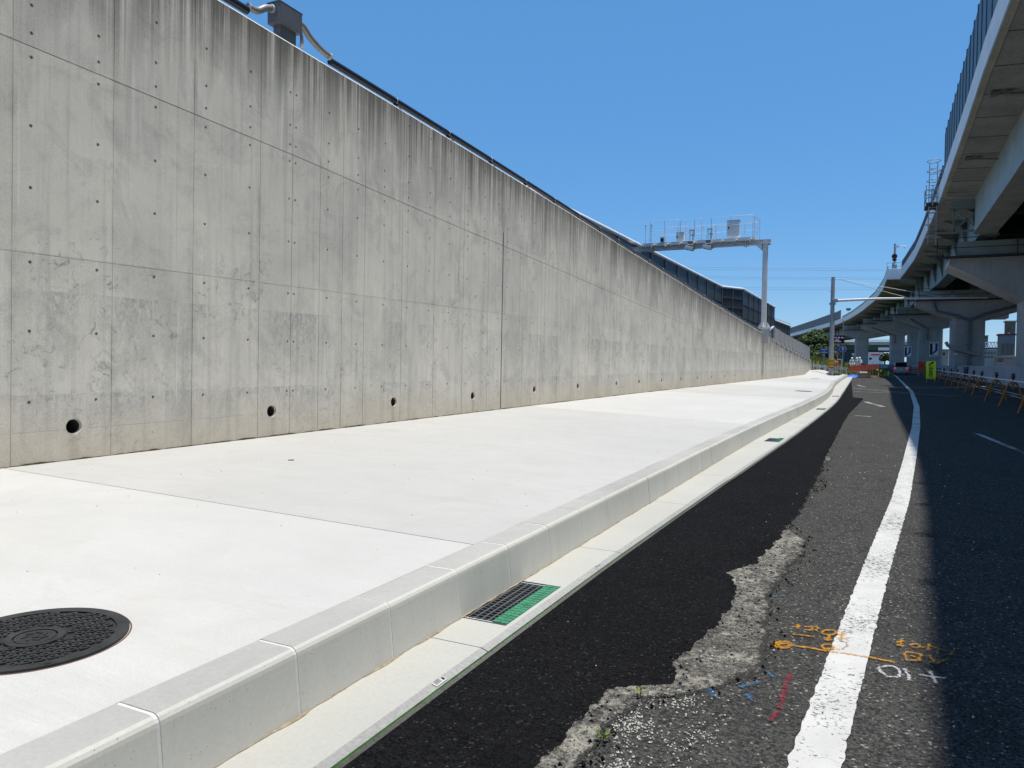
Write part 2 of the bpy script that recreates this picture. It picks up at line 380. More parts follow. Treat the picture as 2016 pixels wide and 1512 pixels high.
M_vgird = simple('girder_paint', (.25, .275, .255), .5, .4, 0, .22, .6)
M_vsteel = simple('girder_steel_green', (.10, .135, .125), .5, .4, 0, .25, .5)
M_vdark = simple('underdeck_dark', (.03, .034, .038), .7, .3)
M_orange = simple('barricade_orange', (.38, .135, .015), .5, .4, 0, .3, 9)
M_yplate = simple('yellow_plate', (.2, .16, .045), .6)
M_lamp = simple('red_lens', (.10, .008, .015), .3, .5)
M_signy = simple('sign_lime', (.80, .95, .02), .55, .4, 0, .03)
M_signo = simple('sign_orange_red', (.75, .07, .015), .55, .4, 0, .08)
M_black = simple('black_paint', (.012, .012, .012), .6)
M_white = simple('white_paint', (.78, .78, .77), .5, .4, 0, .04)
M_blue = simple('sign_blue', (.01, .085, .32), .4, .5, 0, .06)
M_sgreen = simple('sign_green', (.005, .18, .10), .4, .5, 0, .06)
M_navy = simple('navy_panel', (.012, .05, .28), .5)
M_grass = simple('grass_blades', (.13, .16, .03), .8, .2, 0, .45, 3)
M_earth = simple('bank_earth', (.13, .14, .04), .95, .1, 0, .3, 1.5, .4)
M_ground = simple('ground_earth', (.15, .145, .11), .95, .1, 0, .3, .2)
M_bark = simple('bark', (.08, .06, .045), .9)
M_net = simple('orange_net', (.9, .17, .06), .7, .2, 0, .2, 8)
M_tarp = simple('blue_tarp', (.02, .14, .65), .45, .4, 0, .25, 6)
M_wood = simple('timber', (.3, .17, .09), .8, .2, 0, .35, 4)
M_cloth = simple('white_workwear', (.8, .8, .78), .8, .2, 0, .06, 8)
M_skin = simple('skin', (.45, .28, .2), .6)
M_tyre = simple('tyre_rubber', (.015, .015, .015), .8)
M_wind = simple('car_glass', (.012, .014, .018), .08, .6)
M_tail = NT('tail_light', .3, .5); M_tail.color((.5, .01, .03)); M_tail.b.inputs['Emission Color'].default_value = (1, .03, .08, 1); M_tail.b.inputs['Emission Strength'].default_value = .5; M_tail = M_tail.mat
M_led = NT('led_text', .5); M_led.color((.3, .2, .5)); M_led.b.inputs['Emission Color'].default_value = (.75, .6, 1, 1); M_led.b.inputs['Emission Strength'].default_value = .55; M_led = M_led.mat
def leafmat(name, a, b):
    t = NT(name, .6, .3); oi = t.n.new('ShaderNodeAttribute'); oi.attribute_name = 'tone'
    t.color(t.mix(oi.outputs['Fac'], a, b)); t.b.inputs['Subsurface Weight'].default_value = 0
    return t.mat
M_leaf = leafmat('leaf_green', (.018, .045, .012), (.085, .13, .028))
M_weed = leafmat('weed_green', (.07, .11, .015), (.27, .29, .07))

M_mill = mill_mat()
# ------------------------------------------------------------------ ground, road
KX = ([-20, 15, 18.6, 29, 36, 50, 63, 88], [-1.97, -1.94, -1.81, -1.66, -1.78, -2.3, -2.5, -2.8])     # kerb front top
GX = ([-20, 4.7, 8.7, 12.6, 17.4, 28.3, 40, 75, 100], [-1.6, -1.59, -1.52, -1.41, -1.32, -1.23, -1.42, -2.0, -2.5])  # gutter outer edge
def soft(tab, y): return sum(lerp(*tab, y+d) for d in (-4, -2.6, -1.3, 0, 1.3, 2.6, 4))/7 if y > 9 else lerp(*tab, y)
def kx(y): return soft(KX, y)
def gx(y): return soft(GX, y)
RK = -.03
def rz(x): return RK+max(0, x-3)*.055 if x < 8 else RK+.275
m = MB()
for a, b in ((-500, -60), (-60, 0), (0, 60), (60, 150), (150, 400), (400, 1000), (1000, 2500)):
    for c, d in ((-1500, -300), (-300, -60), (-60, 0), (0, 60), (60, 300), (300, 2000)):
        m.quad(P(c, a, -.12), P(d, a, -.12), P(d, b, -.12), P(c, b, -.12))
struct(m.build('ground', M_ground))
m = MB(); ys = [-14]+[i*2 for i in range(-6, 50)]+[100+i*25 for i in range(0, 20)]
for a, b in zip(ys[:-1], ys[1:]):
    for c, d in ((None, 0), (0, 3), (3, 5.5), (5.5, 8), (8, 40)):
        c0 = gx(min(a, 100)) if c is None else c; c1 = gx(min(b, 100)) if c is None else c
        m.quad(P(c0, a, rz(c0)), P(d, a, rz(d)), P(d, b, rz(d)), P(c1, b, rz(c1)))
struct(m.build('road', M_asph))

# fresh asphalt patch with a ragged edge, rough milled strip beside it
PE = ([-14, 1.2, 2.29, 2.6, 2.95, 3.13, 3.35, 3.88, 4.25, 4.65, 4.96, 5.31, 5.8, 7.58, 8.9, 10.7, 12.6, 16.5, 22.6, 30.8, 33.3, 34, 68],
      [-1.05, -1.0, -.98, -.995, -.99, -.74, -.79, -.735, -.70, -.735, -.85, -.71, -.667, -.604, -.607, -.612, -.653, -.67, -.67, -.474, -.46, -.85, -1.85])
RE = ([2.0, 2.6, 2.95, 3.1, 3.3, 3.45, 3.94, 4.55, 5.75, 6.2, 6.6, 7.4, 8.4, 8.9, 10.0, 10.8, 11.6, 12.4], [-.95, -.86, -.82, -.62, -.50, -.41, -.468, -.53, -.45, -.475, -.64, -.625, -.62, -.56, -.63, -.59, -.56, -.68])
def pe(y):
    n = noise.fractal(Vector((y*6, 1.7, 0)), .6, 2.2, 5)*.03 if y < 33 else 0
    return lerp(*PE, y)+n*(1 if y < 14 else .8)
def re_(y): return lerp(*RE, y)+noise.fractal(Vector((y*5, 7.7, 0)), .8, 2.1, 4)*.035
m = MB(); y = -14.0; rows = []
while y < 68: rows.append(y); y += .02 if y < 9 else (.06 if y < 34 else .5)
for a, b in zip(rows[:-1], rows[1:]):
    xa, xb = pe(a), pe(b); la, lb = gx(a)+.012, gx(b)+.012
    t = .011
    m.quad(P(la, a, RK+t), P(xa, a, RK+t), P(xb, b, RK+t), P(lb, b, RK+t))
    m.quad(P(xa, a, RK+t), P(xa, a, RK-.01), P(xb, b, RK-.01), P(xb, b, RK+t))
struct(m.build('road_patch', M_asph_new))
m = MB(); y = 1.9; rows = []
while y < 12.3: rows.append(y); y += .02 if y < 6 else .05
N = 26; grid = []; eds = []
for a in rows:
    l = pe(a)-.004; r = max(re_(a), pe(a)+.004); rowv = []
    for k in range(N+1):
        x = l+(r-l)*k/N; e = min(1, (N-k)/3.)
        hh = RK+.003+e*(.006+max(0, noise.fractal(Vector((x*28, a*28, 3)), .7, 2.1, 4))*.010)
        rowv.append(P(x, a, hh if k < N else RK-.004))
    grid.append(rowv); eds += [min(1, (N-k)/7.) * min(1, max(0, r-pe(a))/.10) for k in range(N+1)]
m.sweep(grid, closed=False, caps=False)
o = struct(m.build('milled_strip', M_mill)); o.data.attributes.new('edge', 'FLOAT', 'POINT').data.foreach_set('value', eds)
# dusty pale lip between the gutter and the patch
m = MB(); y = 1.4
ST = .012
gw = lambda q: max(0, noise.noise(Vector((q*1.1, 4, 9)))+.25)*(.10 if q < 6 else .055)*max(0, .6+noise.fractal(Vector((q*22, 4, 9)), .7, 2, 4))
while y < 14:
    w = gw(y); w2 = gw(y+ST)
    if w > .002 and w2 > .0: m.quad(P(gx(y)+.022, y, RK+.0095), P(gx(y)+.022+w, y, RK+.0095), P(gx(y+ST)+.022+w2, y+ST, RK+.0095), P(gx(y+ST)+.022, y+ST, RK+.0095))
    y += ST
struct(m.build('road_edge_grit', M_rough))

# loose stones
def stones(name, n, fx, mat, rmin, rmax, hz):
    m = MB()
    for i in range(n):
        x, y = fx(); r = random.uniform(rmin, rmax); vs = []
        for d in ((1, 0, 0), (-1, 0, 0), (0, 1, 0), (0, -1, 0), (0, 0, 1), (0, 0, -1)):
            vs.append(P(x, y, hz)+Vector((0, 0, r*.4))+Vector(d)*r*random.uniform(.6, 1.2))
        m.add(vs, [(0, 2, 4), (2, 1, 4), (1, 3, 4), (3, 0, 4), (2, 0, 5), (1, 2, 5), (3, 1, 5), (0, 3, 5)])
    return stuff(m.build(name, mat))
def f1():
    while True:
        y = random.uniform(2, 11); 
        l, r = pe(y), re_(y)
        if r > l: return random.uniform(l-.03, r+.08), y
stones('loose_gravel', 1500, f1, simple('gravel_grey', (.16, .15, .13), .9, .2, 0, .8, 30), .002, .007, RK+.006)
stones('asphalt_crumbs', 420, f1, M_asph_new, .004, .011, RK+.006)
def f2():
    while True:
        x, y = random.gauss(-.80, .13), random.uniform(2.2, 3.15)
        if x > pe(y)-.02 and noise.noise(Vector((x*5, y*5, 2))) > random.uniform(-.25, .45): return x, y
stones('pale_crust', 1100, f2, simple('crust_pale', (.55, .54, .49), .9, .1, 0, .2, 30), .0015, .006, RK+.0025)
stones('white_chips', 110, lambda: (random.uniform(-1.5, .9), random.uniform(2.2, 16)), simple('pale_chip', (.6, .58, .52), .8), .003, .008, RK+.006)

# ------------------------------------------------------------------ road markings
LC = ([-14, 1.2, 2.66, 3.26, 4.46, 5.8, 8.58, 12.5, 18.8, 28.1, 44.4, 104, 230, 500], [-.9, -.30, -.165, -.125, -.045, .047, .255, .48, .825, 1.235, 1.68, 2.2, 2.65, 3.3])
LC = (LC[0], [x-.0 for x in LC[1]])
def ribbon(m, ys, cx, w, h, jag=.012):
    for a, b in zip(ys[:-1], ys[1:]):
        ja = noise.noise(Vector((a*14, 3, 0)))*jag; jb = noise.noise(Vector((b*14, 3, 0)))*jag
        ka = noise.noise(Vector((a*14, 9, 0)))*jag; kb = noise.noise(Vector((b*14, 9, 0)))*jag
        xa, xb = cx(a), cx(b)
        m.quad(P(xa-w/2+ja, a, h(xa)), P(xa+w/2+ka, a, h(xa)), P(xb+w/2+kb, b, h(xb)), P(xb-w/2+jb, b, h(xb)))
ys = []; y = -10.0
while y < 420: ys.append(y); y += .03 if 1 < y < 9 else (.1 if y < 30 else 2)
m = MB(); ribbon(m, ys, lambda q: lerp(*LC, q), .165, lambda x: rz(x)+.004); struct(m.build('road_edge_line', M_line))
m = MB(); ribbon(m, [14.0+.15*i for i in range(26)], lambda q: 2.16-(q-14)*.081, .10, lambda x: rz(x)+.004)
struct(m.build('road_lane_dashes', M_line_old))
m = MB()
ribbon(m, [30+2*i for i in range(60)], lambda q: 5.55+(q-36)*.012, .14, lambda x: rz(x)+.004, 0)
ribbon(m, [28+2*i for i in range(61)], lambda q: 5.15+(q-36)*.012, .14, lambda x: rz(x)+.004, 0)
struct(m.build('road_centre_lines', M_line))
m = MB()
for (x0, y0, x1, y1, w) in ((-1.0, 41.5, 5.2, 35.0, .16), (-1.2, 47.5, 3.4, 36, .12), (-.35, 30.4, .25, 27.2, .16), (-1.1, 55, -.6, 50, .2), (-.5, 22, -.1, 21.8, .12)):
    n = Vector((y1-y0, -(x1-x0), 0)).normalized()*w/2
    m.quad(P(x0-n.x, y0-n.y, rz(x0)+.005), P(x0+n.x, y0+n.y, rz(x0)+.005), P(x1+n.x, y1+n.y, rz(x1)+.005), P(x1-n.x, y1-n.y, rz(x1)+.005))
struct(m.build('road_old_markings', M_line_old))

def spray(name, label, strokes, mat, w):
    ms = []
    for k, s in enumerate(strokes):
        m = MB(); tx = []; pts = []
        for (u, v) in s: x, y = on(1300+u/2.816, 1050+v/2.816); pts.append(Vector((x, y, 0)))
        q = [pts[0]]
        for a, b in zip(pts[:-1], pts[1:]):
            n = max(1, int((b-a).length/.015))
            for i in range(1, n+1): q.append(a+(b-a)*i/n)
        q = [p+Vector((noise.noise(p*40)*.004, noise.noise(p*40+Vector((9, 0, 0)))*.004, 0)) for p in q]
        L, R, K = [], [], []
        for i, p in enumerate(q):
            t = (q[min(i+1, len(q)-1)]-q[max(0, i-1)]); t.normalize(); nn = Vector((-t.y, t.x, 0)); ww = w/2*(1+.5*noise.noise(p*30+Vector((0, 5, k))))
            h = RK+.0068+.0004*k
            L.append(P(*(p+nn*ww*1.5).xy, h)); R.append(P(*(p-nn*ww*1.5).xy, h)); K.append(P(*p.xy, h))
        for i in range(len(q)-1):
            m.quad(L[i], K[i], K[i+1], L[i+1]); m.quad(K[i], R[i], R[i+1], K[i+1]); tx.extend([0, 1, 1, 0, 1, 0, 0, 1])
        ms.append((m, tx))
    c = sum((v for m, _ in ms for v in m.v), Vector())/sum(len(m.v) for m, _ in ms)
    root = thing(name, label, 'spray paint mark', c, 0, 'survey marks sprayed on the road') if len(ms) > 1 else None
    for m, tx in ms:
        if root: o = m.build('stroke', mat, root, recalc=False)
        else:
            o = m.build(name, mat, recalc=False)
            for v in o.data.vertices: v.co -= c
            o.location = c; tag(o, label, 'spray paint mark', 'survey marks sprayed on the road')
        o.data.attributes.new('soft', 'FLOAT', 'POINT').data.foreach_set('value', tx)
ring = lambda cx, cy, rx, ry, n=14: [(cx+rx*cos(2*pi*i/n), cy+ry*sin(2*pi*i/n)) for i in range(n+1)]
spray('survey_mark', 'orange sprayed circle and long line crossing the white edge line', [ring(680, 624, 50, 18), ring(685, 626, 30, 10), [(735, 630), (820, 640), (900, 655), (1000, 668), (1150, 692), (1300, 722)]], M_org, .02)
spray('survey_mark', 'orange sprayed figures left of and onto the white edge line', [[(728, 525), (778, 519)], [(765, 512), (762, 535)], [(800, 525), (840, 523), (842, 543), (800, 543)], [(852, 523), (874, 530), (862, 546)], [(735, 565), (855, 582)], ring(935, 557, 40, 14), [(935, 572), (928, 606)], [(905, 595), (955, 600)], [(978, 568), (1038, 560)], [(1010, 553), (998, 605)], [(975, 590), (1042, 590)], ring(930, 640, 34, 14), [(960, 650), (998, 650)]], M_org, .014)
spray('survey_mark', 'orange sprayed letters right of the white edge line above the white figures', [[(1310, 612), (1352, 604)], [(1338, 598), (1330, 632)], [(1308, 626), (1358, 630)], ring(1415, 630, 26, 10), [(1450, 640), (1505, 634)], [(1490, 622), (1478, 657)], [(1515, 640), (1560, 650)], [(1560, 655), (1618, 664), (1612, 682)], [(1355, 680), (1365, 712), (1435, 716), (1447, 680), (1368, 667), (1355, 680)], [(1385, 688), (1415, 695)], [(1492, 688), (1520, 736), (1598, 704)], [(1508, 714), (1562, 722)]], M_org, .014)
spray('survey_mark', 'white sprayed plus ten right of the edge line', [[(1212, 752), (1250, 742), (1292, 743), (1328, 768), (1325, 803), (1262, 802), (1220, 772), (1212, 752)], [(1355, 758), (1386, 823)], [(1428, 790), (1582, 812)], [(1493, 770), (1532, 840)]], M_wsp, .014)
spray('survey_mark', 'faded crimson sprayed stroke left of the edge line', [[(722, 778), (708, 830), (690, 890), (660, 975)], [(655, 992), (612, 1045)]], M_red, .028)
spray('survey_mark', 'small red arc sprayed on the white edge line', [[(998, 602), (1033, 610), (1037, 630), (1005, 648)]], M_red, .014)
spray('survey_mark', 'faint blue sprayed strokes beside the milled strip', [[(588, 770), (628, 805)], [(555, 828), (440, 862)], [(478, 900), (515, 938)], [(290, 858), (275, 885), (305, 915)]], M_blu, .03)
spray('survey_mark', 'faint short blue dash near the fresh asphalt edge', [[(622, 355), (692, 350)]], M_blu, .025)

# ------------------------------------------------------------------ gutter, kerb, sidewalk
GRATES = [(3.36, 4.10), (13.45, 14.12), (23.7, 24.4), (33.8, 34.5)]
m = MB(); seams = [1.05+2*i for i in range(-7, 45)]
cuts = sorted(set(seams+[c for g in GRATES for c in g]+[6.2, 8.7, 18.6, 28.9]))
for a, b in zip(cuts[:-1], cuts[1:]):
    isg = any(abs(a-g[0]) < .01 for g in GRATES)
    e = .003 if a in seams else 0; f = .003 if b in seams else 0
    a0, b0 = a+e, b-f
    for (la, ra, lb, rb) in ([(kx(a)+.025, gx(a)-.35+.02, kx(b)+.025, gx(b)-.35+.02), (gx(a)-.075, gx(a)-.05, gx(b)-.075, gx(b)-.05)] if isg else [(kx(a)+.025, gx(a)-.05, kx(b)+.025, gx(b)-.05)]):
        if la >= ra: continue
        m.add([P(la, a0, 0), P(ra, a0, 0), P(rb, b0, 0), P(lb, b0, 0), P(la, a0, -.1), P(ra, a0, -.1), P(rb, b0, -.1), P(lb, b0, -.1)],
              [(0, 1, 2, 3), (0, 4, 5, 1), (1, 5, 6, 2), (2, 6, 7, 3), (3, 7, 4, 0)])
    m.m = 1
    m.add([P(gx(a)-.05, a0, 0), P(gx(a)-.012, a0, -.012), P(gx(b)-.012, b0, -.012), P(gx(b)-.05, b0, 0), P(gx(a)-.012, a0, -.1), P(gx(b)-.012, b0, -.1)],
          [(0, 1, 2, 3), (1, 4, 5, 2)])
    m.m = 0
m.m = 2
for a, b in zip(cuts[:-1], cuts[1:]): m.quad(P(kx(a)-.2, a, -.085), P(gx(a), a, -.085), P(gx(b), b, -.085), P(kx(b)-.2, b, -.085))
struct(m.build('gutter', [M_gut, M_gutside, M_dark], recalc=False))
m = MB(); y = -14.
while y < 60:
    b = y+1.0 if y > 6 else y+.5
    o1 = noise.noise(Vector((y*3, 0, 0)))*.003; o2 = noise.noise(Vector((b*3, 0, 0)))*.003
    m.add([P(gx(y)-.012+o1, y, -.014), P(gx(y)-.002+o1, y, -.014), P(gx(b)-.002+o2, b, -.014), P(gx(b)-.012+o2, b, -.014), P(gx(y)-.002, y, -.06), P(gx(b)-.002, b, -.06)], [(0, 1, 2, 3), (1, 4, 5, 2)]); y = b
struct(m.build('gutter_joint_strip', M_green))

m = MB(); y = -14.
while y < 60:
    b = y+.5; e1 = .026+.016*noise.noise(Vector((y*4, 1, 0))); e2 = .026+.016*noise.noise(Vector((b*4, 1, 0)))
    m.add([P(gx(y)-.002, y, -.013), P(gx(y)+e1, y, RK+.0075), P(gx(b)+e2, b, RK+.0075), P(gx(b)-.002, b, -.013), P(gx(y)+.06, y, RK-.02), P(gx(b)+.06, b, RK-.02)], [(0, 1, 2, 3), (1, 4, 5, 2)]); y = b
struct(m.build('gutter_base', M_base))
M_bars = simple('grate_bars', (.17, .175, .18), .5, .4, .3)
def make_grate():
    t = thing('drain_grate', 'nearest steel drain grating with green painted edge set in the gutter', 'drain grate', P(0, 0, 0), 0, 'drain gratings in the gutter')
    L, Wd = .70, .285
    fr = MB(); fr.m = 0
    for x in (-Wd/2+.004, Wd/2-.004): fr.box((x, L/2, -.02), (.008, L, .04))
    for y in (.004, L-.004): fr.box((0, y, -.02), (Wd-.016, .008, .04))
    fr.build('frame', M_galv, t, True)
    b = MB(); n = 18
    for i in range(1, n): b.box((0, L*i/n, -.022), (Wd-.017, .005, .034))
    for i in range(1, 7):
        x = -Wd/2+Wd*i/7; b.box((x, L/2, -.006), (.006, L-.017, .009))
    b.build('bearing_bars', M_bars, t, True)
    g = MB(); g.box((Wd/2-.045, L/2, .0035), (.085, L-.002, .005))
    for i in range(1, n): g.box((Wd/2-.045, L*i/n, .0072), (.085, .005, .0025))
    g.box((Wd/2-.045, L/2, .0075), (.006, L-.01, .002))
    g.build('painted_strip', simple('green_tape', (.05, .22, .115), .6, .4, 0, .3, 14), t, True)
    p = MB(); p.box((-.04, L/2, -.07), (Wd-.1, L-.02, .02)); p.build('pit', M_dark, t, True)
    return t
grate = make_grate()
for i, (a, b) in enumerate(GRATES):
    loc = P(gx(a)-.215, a+.015, 0); rz0 = -atan2(gx(b)-gx(a), b-a)
    if i == 0: grate.location = loc; grate.rotation_euler = (math.atan(G), 0, rz0)
    else:
        q = dup(grate, loc, rz0, ['', 'second drain grating along the gutter, green edge towards the road', 'third drain grating along the gutter, small in the distance', 'farthest drain grating in the gutter near the kerb bend'][i])
        q.rotation_euler = (math.atan(G), 0, rz0)

for i, (px, py, lb) in enumerate(((880, 1346, 'small white printed sticker on the gutter edge nearest the camera'), (1191, 1118, 'small white printed sticker on the gutter edge beyond the near drain grate'))):
    x, y = on(px, py, -.006); x = gx(y)-.031; t = thing('gutter_sticker', lb, 'sticker', P(x, y, -.005), 0, 'stickers on the gutter edge'); t.rotation_euler = (math.atan(G), math.atan(.012/.038), -.01)
    MB().box((0, 0, .002), (.026, .085, .0015)).build('label_paper', simple('sticker_paper', (.5, .5, .49), .6), t, True)
    m = MB(); m.box((-.002, .028, .0031), (.016, .014, .0008))
    for k in range(4): m.box((.004-.005*k, -.012, .0031), (.0022, .045-.007*(k % 2), .0008))
    m.build('print', M_black, t, True)
def kerbsec(y, dx=0, k=1.0):
    f = kx(y); q = []
    r = .035
    pr = [(-.19, -.09), (-.19, .25)]+[(-r+r*sin(t*pi/8), .25-r+r*cos(t*pi/8)) for t in range(5)]+[(.035, -.09)]
    return [P(f+px+dx*(1 if px > -.1 else 0), y, h+(dx if h > .2 else 0)) for px, h in pr]
m = MB(); y = 1.55-.6*26; 
while y < 88:
    b = y+.6; g_ = .006
    n = 1
    ra_, rb2 = random.uniform(-.0016, .0016), random.uniform(-.0016, .0016); o3 = Vector((random.uniform(-.0012, .0012), 0, random.uniform(-.0015, .0015)))
    m.m = 0; m.sweep([[v+o3+Vector((ra_, 0, ra_)) for v in kerbsec(y+g_)], [v+o3+Vector((rb2, 0, rb2)) for v in kerbsec(b-g_+random.uniform(-.002, .001))]], caps=True)
    m.m = 1; m.sweep([kerbsec(b-g_-.001, -.0015), kerbsec(b+g_+.001, -.0015)], caps=False)
    y = b
# faces whose normal points up take the darker top concrete
for i, f in enumerate(m.f):
    if m.mi[i] == 0:
        p = [m.v[j] for j in f[:3]]; n = (p[1]-p[0]).cross(p[2]-p[1])
        if n.length > 0 and abs(n.normalized().z) > .95: m.mi[i] = 2
struct(m.build('kerb', [M_kerb, M_mortar, M_kerbtop]))

m = MB(); y = -2.
ks_ = lambda q: .003+.013*max(0, .35+noise.fractal(Vector((q*5, 3, 5)), .7, 2.1, 4))
while y < 40:
    b = y+(.04 if y < 9 else .3); m.quad(P(kx(y)+.02, y, .0035), P(kx(y)+.024+ks_(y), y, .0025), P(kx(b)+.024+ks_(b), b, .0025), P(kx(b)+.02, b, .0035)); y = b
struct(m.build('gutter_dirt', simple('silt_beige', (.30, .25, .17), .95, .1, 0, .4, 25)))
WXT = ([-20, 22, 31.5, 47.5, 61, 80, 120], [-6.9, -6.87, -6.7, -6.35, -6.05, -5.85, -5.85])
def wx(y): return lerp(*WXT, y)
def swh(x, y):
    k = kx(y)-.19; w = k-wx(y); base = .25+.11*max(0, (k-x))/max(w, .5)
    if y > 73:
        u = min(1, max(0, (-3.75-x)/1.7)); base += .38*u*u*(3-2*u)*min(1, (y-73)/5)
    return base
SJ = [(-14, -14), (-6.2, -6.4), (3.86, 3.86), (14.75, 13.9), (25.4, 24.75), (36.4, 35.3), (47, 46), (58, 57), (69, 68), (88, 88)]
m = MB()
for i in range(len(SJ)-1):
    (a0, a1), (b0, b1) = SJ[i], SJ[i+1]; m.m = (1 if i in (2, 4, 6) else 0)
    NY, NX = (14, 6) if i < 7 else (26, 16)
    gr = []
    for j in range(NY+1):
        row = []
        for k in range(NX+1):
            s = k/NX; ya = a0+(a1-a0)*s+.004; yb = b0+(b1-b0)*s-.004; y = ya+(yb-ya)*j/NY
            x = wx(y)+.004+(kx(y)-.194-wx(y))*s; row.append(P(x, y, swh(x, y)))
        gr.append(row)
    m.sweep(gr, closed=False, caps=False)
    # slab edge at its far joint
    m.add([v for v in gr[-1]]+[v-Vector((0, 0, .06)) for v in gr[-1]], [(k, k+1, NX+2+k, NX+1+k) for k in range(NX)])
    m.add([v for v in gr[0]]+[v-Vector((0, 0, .06)) for v in gr[0]], [(k, k+1, NX+2+k, NX+1+k) for k in range(NX)])
m.m = 2
for a, b in zip(range(-14, 88, 3), range(-11, 90, 3)):
    m.quad(P(wx(a), a, swh(wx(a), a)-.05), P(kx(a)-.1, a, .19), P(kx(b)-.1, b, .19), P(wx(b), b, swh(wx(b), b)-.05))
struct(m.build('sidewalk', [M_pave_a, M_pave_b, M_dark], recalc=False))

# manhole cover
mc = Vector((-2.87, 1.73, 0)); mc.z = G*mc.y+swh(mc.x, mc.y)
def ellipse_disc(m, r, z, n=64): m.add([mc*0+Vector((r*cos(2*pi*i/n), r*sin(2*pi*i/n), z)) for i in range(n)], [tuple(range(n))])
t = thing('manhole_cover', 'round dark cast iron manhole cover with maze pattern in the pale sidewalk', 'manhole cover', mc)
t.rotation_mode = 'ZYX'; t.rotation_euler = (math.atan(G), .021, radians(-28))
R1 = .322
def ringmesh(m, ra, rb, z0, z1, n=72):
    vs = []
    for r, z in ((ra, z0), (ra, z1), (rb, z1), (rb, z0)): vs += [Vector((r*cos(2*pi*i/n), r*sin(2*pi*i/n), z)) for i in range(n)]
    fs = []
    for k in range(3):
        for i in range(n): j = (i+1) % n; fs.append((k*n+i, k*n+j, (k+1)*n+j, (k+1)*n+i))
    m.add(vs, fs)
M_rust = simple('rusty_rim', (.12, .07, .05), .85)
m = MB(); ringmesh(m, R1+.003, R1+.009, -.03, .001); m.build('frame', M_rust, t, True)
m = MB(); ringmesh(m, R1-.045, R1, -.02, .009); ringmesh(m, .075, .102, -.01, .0095); ringmesh(m, .0, .069, -.01, .0085)
m.box((R1-.03, .02, .0085), (.03, .018, .004)); m.build('rim', M_iron, t, True)
m = MB(); n = 64; m.add([Vector(((R1-.01)*cos(2*pi*i/n), (R1-.01)*sin(2*pi*i/n), .001)) for i in range(n)], [tuple(range(n))])
m.build('plate', simple('cast_iron_low', (.02, .021, .022), .7), t, True)
m = MB(); u = .041
def okc(x, y): q = sqrt(x*x+y*y); return .112 < q < R1-.055
for i in range(-9, 10):
    for j in range(-9, 10):
        x, y = i*u, j*u+(u/2 if i % 2 else 0)
        if not okc(x, y): continue
        w = .0105; q = u*.40
        m.box((x-q*.75, y, .005), (w, u*.78, .0068)); m.box((x, y+q*.75, .005), (u*.5, w, .0066)); m.box((x+q*.55, y-.004, .005), (w, u*.6, .0064)); m.box((x+q*.1, y-q*.7, .005), (u*.38, w, .0062))
m.build('tread_pattern', M_iron, t, True)
m = MB()
for k in range(7):
    a = 2*pi*k/7; m.box((.04*cos(a), .035*sin(a), .0095), (.028, .009, .004), Matrix.Rotation(a+1, 3, 'Z'))
m.box((0, 0, .0095), (.03, .022, .004), None); m.build('emblem', M_iron, t, True)
fm = Vector((*on(1582, 768.5, .30), 0)); fm.z = G*fm.y+swh(fm.x, fm.y)
t2 = dup(t, fm, .3, 'far manhole cover lying flat as a thin dark ellipse in the sidewalk', 'manhole covers in the sidewalk'); t['group'] = 'manhole covers in the sidewalk'
t2.rotation_euler = (math.atan(G), .021, .3)
fm2 = Vector((*on(1604, 745.4, .30), 0)); fm2.z = G*fm2.y+swh(fm2.x, fm2.y)
t3 = dup(t, fm2, .8, 'farthest manhole cover, a faint dark sliver before the utility pole'); t3.rotation_euler = (math.atan(G), .021, .8)
m = MB()
for i in range(120):
    x, y = random.uniform(-6.4, -2.3), random.uniform(1.4, 15); q = random.uniform(.002, .006); a = random.uniform(0, 3)
    m.box(P(x, y, swh(x, y)+.001), (q*random.uniform(1, 3), q, .002), Matrix.Rotation(a, 3, 'Z'))
stuff(m.build('pavement_grit', simple('grit_dark', (.13, .115, .09), .9, .1, 0, .5, 30)))
# small scrap on the sidewalk
sx, sy = on(572, 911, .30); m = MB(); m.box(P(sx, sy, swh(sx, sy)+.004), (.05, .018, .008), Matrix.Rotation(.5, 3, 'Z')); m.box(P(sx+.02, sy+.012, swh(sx, sy)+.006), (.02, .012, .007), Matrix.Rotation(1.2, 3, 'Z'))
tag(m.build('litter_scrap', simple('scrap', (.12, .11, .10))), 'tiny dark scrap lying on the pale sidewalk slab', 'litter')

# ------------------------------------------------------------------ retaining wall
HT = ([-20, -5, 3, 6.2, 7.6, 9.1, 10.4, 12.5, 14.8, 19, 22.8, 26.8, 30.8, 35.7, 42.4, 46.7, 50.3, 59.3, 78.5, 84], [6.1, 5.85, 5.6, 5.486, 5.43, 5.38, 5.33, 5.245, 5.14, 4.94, 4.73, 4.49, 4.24, 3.94, 3.54, 3.31, 3.12, 2.56, 1.74, 1.5])
JI = ([-20, 3.8, 5.85, 7.63, 8.4, 11.84, 13.46, 20.15, 22.6, 31.6, 47.7, 53.1, 65.4, 70], [4.7, 4.144, 4.065, 3.995, 3.95, 3.765, 3.695, 3.357, 3.225, 2.70, 1.769, 1.386, .40, .36])
ht = lambda y: lerp(*HT, y)
ji = lambda y: lerp(*JI, y)
jh = lambda y: lerp([-20, 3.8, 14, 22.5, 60], [2.25, 2.28, 2.32, 2.39, 2.5], y)
FOOT = .30
wall = thing('retaining_wall', 'tall grey concrete retaining wall with tie holes, stains and formwork joints, sloping down', 'retaining wall', P(-6.9, 10, 0))
feats = []   # (y, halfwidth, kind)
